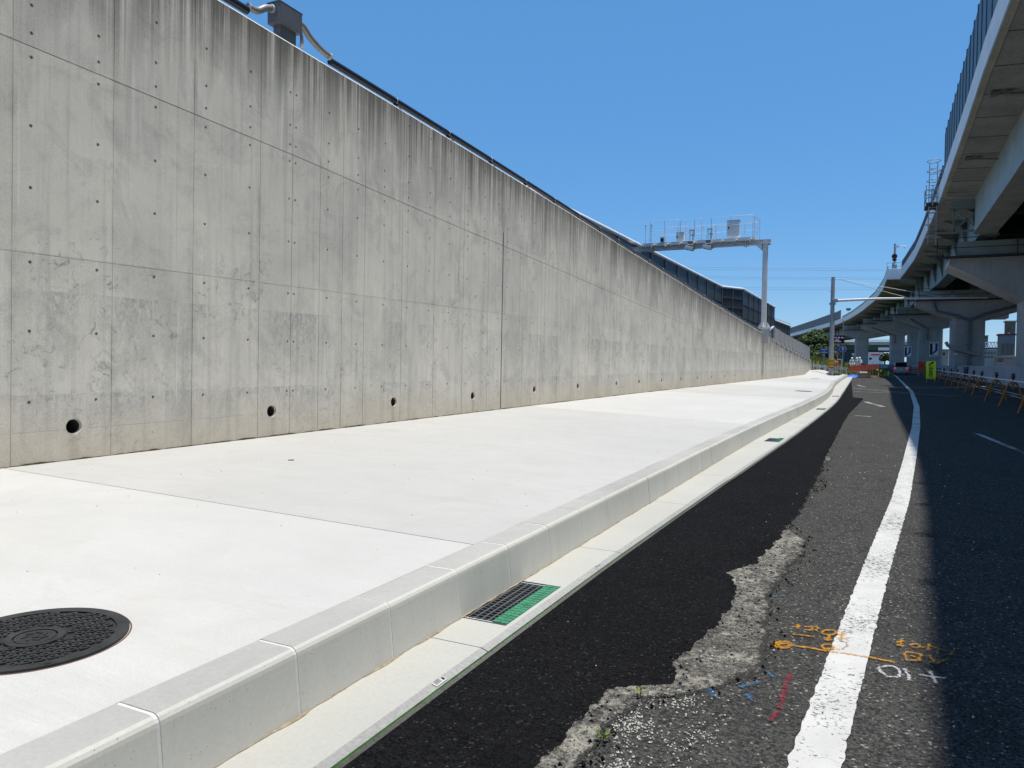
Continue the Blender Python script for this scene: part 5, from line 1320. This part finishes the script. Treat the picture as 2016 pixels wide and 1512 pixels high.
def weed(label, x, y, h, n, k):
    t = thing('weed', label, 'plant', P(x, y, k), 0, 'weeds growing at the road')
    m = MB(); tone = []
    for i in range(n):
        a = 2*pi*i/n+random.uniform(-.4, .4); st = Vector((cos(a), sin(a), 0)); l = h*random.uniform(.5, 1); z = random.uniform(0, .8)*h
        b = P(x, y, k+z)+st*.1*l; tip = b+st*l*.55+Vector((0, 0, l*.3)); w = Vector((-st.y, st.x, 0))*l*.16; mid = (b+tip)/2+Vector((0, 0, l*.12))
        m.add([b, mid+w, tip, mid-w], [(0, 1, 2, 3)]); tone.extend([random.random()]*4)
    o = m.build('leaves', M_weed, t, recalc=False); o.data.attributes.new('tone', 'FLOAT', 'POINT').data.foreach_set('value', tone)
    m = MB(); m.tube([P(x, y, k), P(x+.005, y, k+h*.9)], .0022 if h < .3 else .01, 5); m.build('stem', M_weed, t)
x, y = on(1260, 1377); weed('tiny green weed at the edge of the fresh asphalt', x, y, .05, 9, RK+.006)
x, y = on(1187, 1466); weed('small reddish green weed sprouting in the pale rough strip', x, y, .06, 9, RK+.006)
x, h = at(1731, 738, 86); weed('taller yellow green weed beside the timber stack', x, 86, .95, 40, RK)

# signs at the far corner
arrow_sign('arrow_sign', 'round blue sign with white up arrow on a thin pole right of the utility pole', 1659.5, 687, 0, .38, 93, .3)
Y = 95; x, h = at(1622.5, 691, Y); t = thing('direction_sign', 'blue rectangular direction sign with white lettering in front of the tree', 'road sign', P(x, Y, .5))
m = MB(); m.box(P(x, Y, h), (.92, .05, .66), None, .02); m.build('plate', M_blue, t)
m = MB(); m.box(P(x, Y-.035, h-.05), (.05, .02, .5)); m.box(P(x-.21, Y-.035, h-.16), (.3, .02, .07)); m.box(P(x+.21, Y-.035, h-.16), (.3, .02, .07)); m.box(P(x-.2, Y-.035, h+.17), (.25, .02, .09)); m.box(P(x+.18, Y-.035, h+.18), (.25, .02, .07)); m.build('lettering', M_white, t)
m = MB(); m.tube([P(x, Y+.06, .5), P(x, Y+.06, h)], .05, 8); m.build('pole', M_galv, t)
Y = 94; x, h = at(1647.5, 687.5, Y); t = thing('parking_sign', 'small blue and red sign just right of the utility pole', 'road sign', P(x, Y, .3))
m = MB(); m.prism([P(x-.35, Y, h-.25), P(x+.3, Y, h-.15), P(x+.25, Y, h+.35)], (0, .04, 0)); m.build('plate', M_blue, t); m = MB(); m.box(P(x+.15, Y-.02, h-.3), (.22, .03, .18)); m.build('red_corner', simple('sign_red', (.5, .03, .04)), t)
m = MB(); m.tube([P(x+.1, Y+.06, .1), P(x+.1, Y+.06, h)], .04, 8); m.build('pole', M_galv, t)
Y = 140; x, h = at(1650.5, 668, Y); t = thing('display_board', 'dark electronic board with violet glowing characters hanging below the viaduct', 'display board', P(x, Y, h))
m = MB(); m.box(P(x, Y, h), (1.9, .3, 1.35)); m.build('housing', M_black, t)
random.seed(11); m = MB()
for r_, n_ in ((.28, 6), (-.12, 3), (-.38, 4)):
    for k in range(n_):
        cx_ = x-.55+k*.26+(.1 if n_ < 6 else 0)
        for q in range(4): m.box(P(cx_+random.uniform(-.08, .08), Y-.16, h+r_+random.uniform(-.1, .1)), ((.14, .02, .03) if q % 2 else (.03, .02, .14)))
m.build('characters', M_led, t); m = MB()
for dx in (-.7, .7): m.tube([P(x+dx, Y+.1, h+.6), P(x+dx, Y+.1, VH-2.3)], .06, 6)
m.build('hangers', M_galv_d, t)
Y = 150; x, h = at(1680, 697.5, Y); t = thing('notice_board', 'small white notice left of the farthest pier', 'notice', P(x, Y, 0)); m = MB(); m.box(P(x, Y, h), (.45, .05, .35)); m.build('plate', M_white, t); m = MB(); m.tube([P(x, Y+.05, 0), P(x, Y+.05, h)], .04, 6); m.build('post', M_galv, t)
# orange flag
Y = 88; x, h0 = at(1648, 721, Y); x2, h1 = at(1642.5, 708, Y); t = thing('orange_banner', 'slim orange banner leaning beside the striped pole', 'banner', P(x, Y, h0-.6))
m = MB(); m.tube([P(x+.03, Y, h0-.9), P(x2-.02, Y, h1+.15)], .025, 6); m.build('staff', M_galv, t)
m = MB(); k = 8
m.sweep([[P(x2+(x-x2)*i/k-.02, Y+.03*sin(i*1.3), h1+(h0-h1)*i/k), P(x2+(x-x2)*i/k+.10+.16*(1-abs(i/k-.55)), Y+.06*sin(i*1.1+1), h1-.03+(h0-h1)*i/k)] for i in range(k+1)], closed=False, caps=False, smooth=True); m.build('cloth', M_net, t, recalc=False)
# white post with side arm (thin gate post)
Y = 104; x, h = at(1657, 712, Y); t = thing('gate_post', 'thin white post with a short arm in the grass', 'post', P(x, Y, .2)); m = MB(); m.tube([P(x-.05, Y, .6), P(x, Y, h+.3)], .05, 8); m.tube([P(x, Y, h+.28), P(x-.5, Y, h+.3)], .025, 6); m.box(P(x, Y, h+.2), (.14, .1, .3)); m.build('post', M_white, t)

# orange net fence
Y0 = 96.0; netp = [(1673, 720, 90), (1690, 718.5, 89), (1706, 717.5, 88.5), (1718, 717, 88), (1730, 716.5, 87.5)]
t = thing('net_fence', 'orange plastic net fence closing off the roadworks', 'fence', gpt(1700, 727, 95))
q = [at(px, py, Y)+(Y,) for px, py, Y in netp]
for i in range(len(q)):
    x, h, Y = q[i]; m = MB(); m.tube([P(x, Y, RK), P(x, Y, h+.1)], .03, 6); m.build('post', M_galv_d, t)
    if i < len(q)-1:
        x2, h2, Y2 = q[i+1]; m = MB(); nn = 22
        for k in range(nn+1):
            s = k/nn; m.bar(P(x+(x2-x)*s, Y+(Y2-Y)*s, h-.62), P(x+(x2-x)*s, Y+(Y2-Y)*s, h+(h2-h)*s-.02), .035, .012)
        for v in range(6): m.bar(P(x, Y, h-.04-.115*v), P(x2, Y2, h2-.04-.115*v), .012, .06)
        m.build('net', M_net, t)
# tarp, timber, saw horse
def heap(m, x, y, w, d, h, sd):
    gr = []
    for j in range(9):
        row = []
        for i in range(15):
            u, v = i/14*2-1, j/8*2-1; e = max(0, 1-u*u)*max(0, 1-v*v); row.append(P(x+u*w/2, y+v*d/2, RK+.003+h*(e**.5)*(.6+.5*noise.noise(Vector((u*2.2, v*2, sd))))))
        gr.append(row)
    m.sweep(gr, closed=False, caps=False, smooth=True)
x, y = on(1680, 736); y = min(y, 87); x, _ = at(1681, 736, y); m = MB(); heap(m, x, y, 1.9, 1.3, .38, 2); o = m.build('tarpaulin', M_tarp); tag(o, 'crumpled bright blue tarpaulin lying by the kerb end', 'tarpaulin')
Y = 84; x, h = at(1701, 738, Y); t = thing('timber_stack', 'stack of brown timber boards with white sacks on top', 'timber stack', P(x, Y, RK))
for k in range(4): 
    m = MB(); m.box(P(x+.03*(k % 2), Y, RK+.06+.12*k), (1.35-.08*k, .8, .1), Matrix.Rotation(.06*(k-1), 3, 'Z')); m.build('board_layer', M_wood, t)
m = MB(); m.box(P(x-.05, Y-.1, RK+.56), (.75, .5, .16), None, .06); m.build('sack', M_cloth, t)
Y = 85; x, h = at(1721, 735, Y); t = thing('trestle', 'brown wooden trestle between the timber stack and the weed', 'trestle', P(x, Y, RK))
m = MB(); m.box(P(x, Y, .62), (1.1, .12, .1)); m.build('beam', M_wood, t)
for s in (-.4, .4):
    for d_ in (-.22, .22): m = MB(); m.bar(P(x+s, Y, .6), P(x+s*1.05, Y+d_, RK), .07); m.build('leg', M_wood, t)

# people in white workwear
def person(label, px, py_top, Y, rzv, arm, hgt=1.7):
    X, h = at(px, py_top, Y); base = h-hgt
    t = thing('person', label, 'person', P(X, Y, base), rzv, 'workers in white')
    s = hgt/1.7
    V = {'pel': (0, 0, .92), 'chest': (0, .01, 1.28), 'neck': (0, 0, 1.46), 'hd': (0, -.01, 1.58), 'top': (0, 0, 1.70), 'sl': (.19, 0, 1.40), 'el': (.26, .02, 1.14), 'wl': (.24+arm*.1, -.12-arm*.12, .95+arm*.18), 'hl': (.23+arm*.1, -.17-arm*.14, .88+arm*.2), 'sr': (-.19, 0, 1.40), 'er': (-.26, .03, 1.14), 'wr': (-.25, -.08, .92), 'hr': (-.25, -.1, .83), 'hipl': (.10, 0, .88), 'kl': (.12, -.03, .48), 'al': (.12, .02, .08), 'tl': (.13, -.14, .03), 'hipr': (-.10, 0, .88), 'kr': (-.12, .02, .48), 'ar': (-.13, .06, .08), 'tr': (-.14, -.1, .03)}
    R_ = {'pel': (.15, .11), 'chest': (.17, .12), 'neck': (.06, .06), 'hd': (.09, .105), 'top': (.06, .07), 'sl': (.075, .075), 'el': (.055, .055), 'wl': (.04, .04), 'hl': (.035, .045), 'sr': (.075, .075), 'er': (.055, .055), 'wr': (.04, .04), 'hr': (.035, .045), 'hipl': (.10, .1), 'kl': (.075, .075), 'al': (.05, .05), 'tl': (.045, .04), 'hipr': (.10, .1), 'kr': (.075, .075), 'ar': (.05, .05), 'tr': (.045, .04)}
    E_ = [('pel', 'chest'), ('chest', 'neck'), ('neck', 'hd'), ('hd', 'top'), ('chest', 'sl'), ('sl', 'el'), ('el', 'wl'), ('wl', 'hl'), ('chest', 'sr'), ('sr', 'er'), ('er', 'wr'), ('wr', 'hr'), ('pel', 'hipl'), ('hipl', 'kl'), ('kl', 'al'), ('al', 'tl'), ('pel', 'hipr'), ('hipr', 'kr'), ('kr', 'ar'), ('ar', 'tr')]
    ks = list(V); me = bpy.data.meshes.new('body'); me.from_pydata([Vector(V[k])*s for k in ks], [(ks.index(a), ks.index(b)) for a, b in E_], [])
    o = bpy.data.objects.new('body', me); C.objects.link(o); o.parent = t
    sk = o.modifiers.new('skin', 'SKIN'); 
    for i, k in enumerate(ks): me.skin_vertices[0].data[i].radius = (R_[k][0]*s, R_[k][1]*s)
    me.skin_vertices[0].data[0].use_root = True
    o.modifiers.new('sub', 'SUBSURF').levels = 1; o.modifiers['sub'].render_levels = 2
    me.materials.append(M_cloth)
    m = MB(); k = 14; rows = []
    for (z, r) in ((1.60, .125), (1.62, .118), (1.68, .105), (1.73, .06), (1.745, .0)): rows.append([Vector((r*cos(2*pi*i/k), r*1.12*sin(2*pi*i/k)-.005, z))*s for i in range(k)])
    m.sweep(rows, caps=True, smooth=True); m.build('helmet', M_white, t, True)
    m = MB(); rows = []
    for (z, r) in ((1.49, .03), (1.52, .06), (1.56, .075), (1.60, .08)): rows.append([Vector((r*.85*cos(2*pi*i/k), -.05+r*.75*sin(2*pi*i/k), z))*s for i in range(k)])
    m.sweep(rows, caps=True, smooth=True); m.box(Vector((0, -.118, 1.555))*s, (.02, .03, .03)); m.build('face', M_skin, t, True)
    m = MB()
    for sx_ in (.245+arm*.1, -.255):
        for f in range(4): m.tube([Vector((sx_-.025+.017*f, -.12, .84))*s, Vector((sx_-.025+.017*f, -.145, .79))*s, Vector((sx_-.024+.017*f, -.14, .745+.01*abs(f-1.5)))*s], .009*s, 6)
        m.tube([Vector((sx_-.04, -.12, .86))*s, Vector((sx_-.055, -.15, .82))*s], .01*s, 6)
    m.build('fingers', M_skin, t, True)
    return t
person('worker in white standing alone in the grass left of the other two', 1677.5, 704, 96, .5, 0)
person('left worker of the pair in white behind the orange net', 1687, 704, 94, 2.6, .6)
person('right worker of the pair in white behind the orange net, bulkier', 1692.5, 703.5, 93.5, -.6, 1.0, 1.75)

# ------------------------------------------------------------------ cars
def car(label, px, py_roof, Y, paint, hgt, wid, ln, van, rzv=0, lit=True, group='cars on the far road'):
    X, h = at(px, py_roof, Y); base = rz(X); t = thing('car', label, 'car', P(X, Y, base), rzv, group)
    cm = simple('car_paint', paint, .3, .5, .2, .03); hw = wid/2
    belt = hgt*.56; prof = ([(0, .28), (0, belt), (.12, belt+.04), (.30, hgt*.97), (.55, hgt), (ln*.68, hgt*.97), (ln*.82, belt+.05), (ln-.1, belt-.1), (ln, .55), (ln, .28)] if van else [(0, .28), (0, belt), (.45, belt+.06), (1.05, hgt*.97), (1.5, hgt), (ln*.6, hgt*.97), (ln*.76, belt+.03), (ln-.1, belt-.15), (ln, .5), (ln, .28)])
    m = MB(); cols = []
    for (sx_, inset) in ((-1, 0), (1, 0)):
        cols.append([Vector((sx_*(hw-(.14*max(0, (z-belt)/(hgt-belt)))), y, z)) for y, z in prof])
    nP = len(prof); vs = cols[0]+cols[1]; fs = [tuple(range(nP)), tuple(range(nP, 2*nP))[::-1]]+[(i, (i+1) % nP, nP+(i+1) % nP, nP+i) for i in range(nP)]
    m.add(vs, fs); m.build('body', cm, t, True)
    m = MB(); y0, y1 = (.13, .30) if van else (.5, 1.03); a = hw*.84
    m.add([Vector((-a, y0-.03, belt+.08)), Vector((a, y0-.03, belt+.08)), Vector((a*.9, y1-.03, hgt*.93)), Vector((-a*.9, y1-.03, hgt*.93))], [(0, 1, 2, 3)]); m.build('rear_window', M_wind, t, True)
    for sx_ in (-1, 1):
        m = MB(); yA, yB = (.4 if van else 1.0), ln*.70; q = lambda z: sx_*(hw-.14*max(0, (z-belt)/(hgt-belt))+.006)
        m.add([Vector((q(belt+.06), yA-.1, belt+.06)), Vector((q(belt+.06), yB+.3, belt+.06)), Vector((q(hgt*.92), yB-.1, hgt*.92)), Vector((q(hgt*.92), yA+.1, hgt*.92))], [(0, 1, 2, 3)]); m.build('side_window', M_wind, t, True)
        m = MB(); m.box((sx_*(hw-.13), -.015, belt-.12 if van else belt-.1), (.22, .05, .26 if van else .16), None, .01); m.build('tail_light', M_tail if lit else M_lamp, t, True)
        for yy in (ln*.18, ln*.82):
            m = MB(); m.tube([(sx_*(hw-.2), yy, .31), (sx_*(hw+.01), yy, .31)], .31, 18); w = m.build('wheel', M_tyre, t, True)
            m = MB(); m.tube([(sx_*(hw-.02), yy, .31), (sx_*(hw+.018), yy, .31)], .19, 14); m.build('rim', M_galv, w, True)
    m = MB(); m.box((0, -.02, .42), (wid*.94, .1, .22), None, .03); m.build('bumper', cm, t, True)
    m = MB(); m.box((0, -.015, belt-.28), (.34, .03, .17)); m.build('number_plate', M_white, t, True)
    m = MB()
    for sx_ in (-1, 1): m.box((sx_*(hw+.1), ln*.68, belt+.1), (.16, .1, .13), None, .02)
    m.build('mirrors', cm, t, True)
    return t
car('silver van with glowing red tail lights on the shaded road', 1774.5, 705, 118, (.42, .43, .44), 1.85, 1.75, 4.3, True)
car('grey car ahead of the silver van on the shaded road', 1753, 710, 140, (.2, .22, .24), 1.5, 1.7, 4.3, False, 0, False)
car('dark blue car by the orange net near the workers', 1716, 708, 120, (.05, .06, .12), 1.5, 1.75, 4.3, False, -.5, False)
car('white car far under the viaduct beyond the dark blue car', 1727, 709, 160, (.55, .55, .55), 1.5, 1.7, 4.3, False, -.4, False)
car('black car half hidden in the grass left of the workers', 1670.5, 706, 128, (.02, .02, .025), 1.5, 1.7, 4.4, False, -1.2, False)

# ------------------------------------------------------------------ distant structures
YB = 262.0
t = thing('girder_bridge', 'green steel girder bridge crossing behind the far piers with cream parapet', 'bridge', gpt(1710, 685, YB))
def slab(name, px0, px1, py0, py1, Y, d, mat, par):
    x0, h1 = at(px0, py0, Y); x1, h0 = at(px1, py1, Y); m = MB(); m.box(P((x0+x1)/2, Y+d/2, (h0+h1)/2), (x1-x0, d, h1-h0)); return m.build(name, mat, par)
slab('parapet', 1640, 1800, 673, 679, YB, .4, concrete('bridge_parapet', .42, .08), t); slab('girder', 1640, 1800, 679.3, 690.5, YB+.5, 8, simple('green_girder', (.035, .10, .075), .5), t); slab('girder_foot', 1640, 1800, 690.8, 692.5, YB+.4, 8, M_vdark, t)
m = MB(); x0, h = at(1640, 669.5, YB); x1, _ = at(1800, 669.5, YB); _, hl = at(1700, 673, YB)
for k in range(41): m.bar(P(x0+(x1-x0)*k/40, YB+.2, hl-.3), P(x0+(x1-x0)*k/40, YB+.2, h), .08)
for hh in (h, (h+hl)/2): m.bar(P(x0, YB+.2, hh), P(x1, YB+.2, hh), .1)
m.build('railing', M_galv_d, t); slab('white_banner', 1729, 1753, 684, 690, YB-.2, .1, M_white, t)
m = MB()
for px in (1648, 1772):
    x, _ = at(px, 690, YB); m.box(P(x, YB+5, 2.5), (2, 2, 5))
m.build('pier', M_vpier, t)
def building(label, px0, px1, py0, Y, d, mat, roof=None, wins=(), hbase=0.0, name='building'):
    x0, h1 = at(px0, py0, Y); x1, _ = at(px1, py0, Y)
    t = thing(name, label, 'building', P((x0+x1)/2, Y, hbase))
    m = MB(); m.box(P((x0+x1)/2, Y+d/2, (hbase+h1)/2), (x1-x0, d, h1-hbase)); m.build('wall', mat, t)
    m = MB(); m.box(P((x0+x1)/2, Y+d/2, h1+.12), (x1-x0+.4, d+.4, .24)); m.build('roof', roof or M_galv_d, t)
    for (a, b, c, dd) in wins:
        xa, ha = at(a, c, Y); xb_, hb_ = at(b, dd, Y); m = MB(); m.box(P((xa+xb_)/2, Y-.05, (ha+hb_)/2), (xb_-xa, .12, ha-hb_)); w = m.build('window', M_wind, t)
        m = MB(); m.box(P((xa+xb_)/2, Y-.08, hb_-.08), (xb_-xa+.2, .16, .12)); m.build('sill', M_galv, w)
    return t
bc = simple('render_cream', (.38, .34, .28), .85, .2, 0, .1, .5); bb = simple('render_brown', (.2, .15, .11), .85, .2, 0, .15, .5); bg_ = simple('render_grey', (.22, .22, .23), .85, .2, 0, .12, .5); bd = simple('render_slate', (.09, .11, .13), .8, .2, 0, .15, .5)
M_roofp = simple('purple_roof', (.09, .03, .06), .7)
building('brown stair tower with a cream top right of the second pier', 1981, 2000, 634, 170, 2, bb, bc, [(1985, 1987.5, 645, 655)])
building('grey house with dark windows and purple roof edge right of the second pier', 1968, 1999, 660, 160, 2.5, bg_, M_roofp, [(1973, 1978, 676, 700), (1983, 1987, 676, 700), (1991, 1995, 676, 700)])
building('low cream boundary building below the grey house', 1960, 2000, 704, 140, 1.5, bc, bc, [(1965, 1974, 707, 714)])
building('distant tall dark block behind the truss bridge', 1936, 1945.5, 662, 330, 15, bd, None, [(1938, 1940, 664, 668), (1942, 1944, 664, 668)])
building('distant pale green office block below the truss bridge', 1930, 1968, 690, 300, 15, simple('pale_green_wall', (.25, .28, .25), .7, .3, 0, .2, .4), None, [(1939, 1942, 693, 698), (1945, 1948, 693, 698), (1951, 1954, 693, 698), (1957, 1960, 693, 698), (1939, 1942, 701, 706), (1945, 1948, 701, 706), (1951, 1954, 701, 706)])
building('white roadside building with red stripe seen under the green bridge', 1708, 1740, 695, 330, 15, M_white, M_white, [(1711, 1716, 704, 708)])
building('cream house seen in the slot between second and third pier', 1852, 1868, 690, 200, 8, bc, None, [(1857, 1860, 694, 700)])
Y = 329.0; t = slab('red_stripe', 1715, 1732, 697, 699.5, 329.6, .2, simple('stripe_red', (.6, .06, .04)), None); tag(t, 'red stripe board on the white roadside building front', 'sign board')
Y = 230.0; t = thing('long_wall', 'long dark slate coloured wall left of the farthest pier', 'wall', gpt(1665, 716, 190)); slab('wall_panel', 1600, 1684, 692.5, 722, 190, .4, bd, t); m = MB()
x0, h = at(1600, 692.5, 190); x1, _ = at(1684, 692.5, 190)
for k in range(13): m.box(P(x0+(x1-x0)*k/12, 189.9, h/2), (.2, .2, h))
m.build('post', M_nbp, t)
t = thing('truss_bridge', 'white steel truss footbridge between the buildings', 'bridge', gpt(1955, 685, 240))
Y = 240.0; xa, h1 = at(1936, 674, Y); xb_, h0 = at(1972, 684, Y); m = MB(); nT = 6
m.bar(P(xa, Y, h0), P(xb_, Y, h0), .3); m.bar(P(xa, Y, h1), P(xb_, Y, h1), .3)
for k in range(nT): a = xa+(xb_-xa)*k/nT; b = xa+(xb_-xa)*(k+1)/nT; m.bar(P(a, Y, h0), P((a+b)/2, Y, h1), .16); m.bar(P((a+b)/2, Y, h1), P(b, Y, h0), .16)
m.build('truss', M_white, t); m = MB(); m.box(P((xa+xb_)/2, Y+1.5, h0-.3), (xb_-xa, 3, .3)); m.build('deck', M_vdark, t)
m = MB()
for x in (xa, xb_): m.box(P(x, Y+1.5, h0/2-.3), (.6, .6, h0))
m.build('pier', M_vpier, t)
# overhead power lines
Y = 430.0
for i, (pa, pb) in enumerate((((1340, 525), (2010, 531)), ((1340, 529), (2010, 534)), ((1390, 543.5), (2010, 547)), ((1390, 547), (2010, 550)), ((1440, 565), (2010, 566)), ((1440, 568.5), (2010, 569.5)))):
    a, b = gpt(*pa, Y), gpt(*pb, Y); d = (b-a); a2, b2 = a-d*.6, b+d*.3; pts = []
    for k in range(25): s = k/24; p = a2+(b2-a2)*s; p.z -= 2.0*4*s*(1-s)-1.6; pts.append(p)
    o = thing('power_line', '%s overhead power line across the far sky' % ['topmost', 'second', 'third', 'fourth', 'fifth', 'lowest'][i], 'power line', pts[0], 0, 'overhead power lines'); MB().tube(pts, .05, 5).build('cable', M_boxd, o)
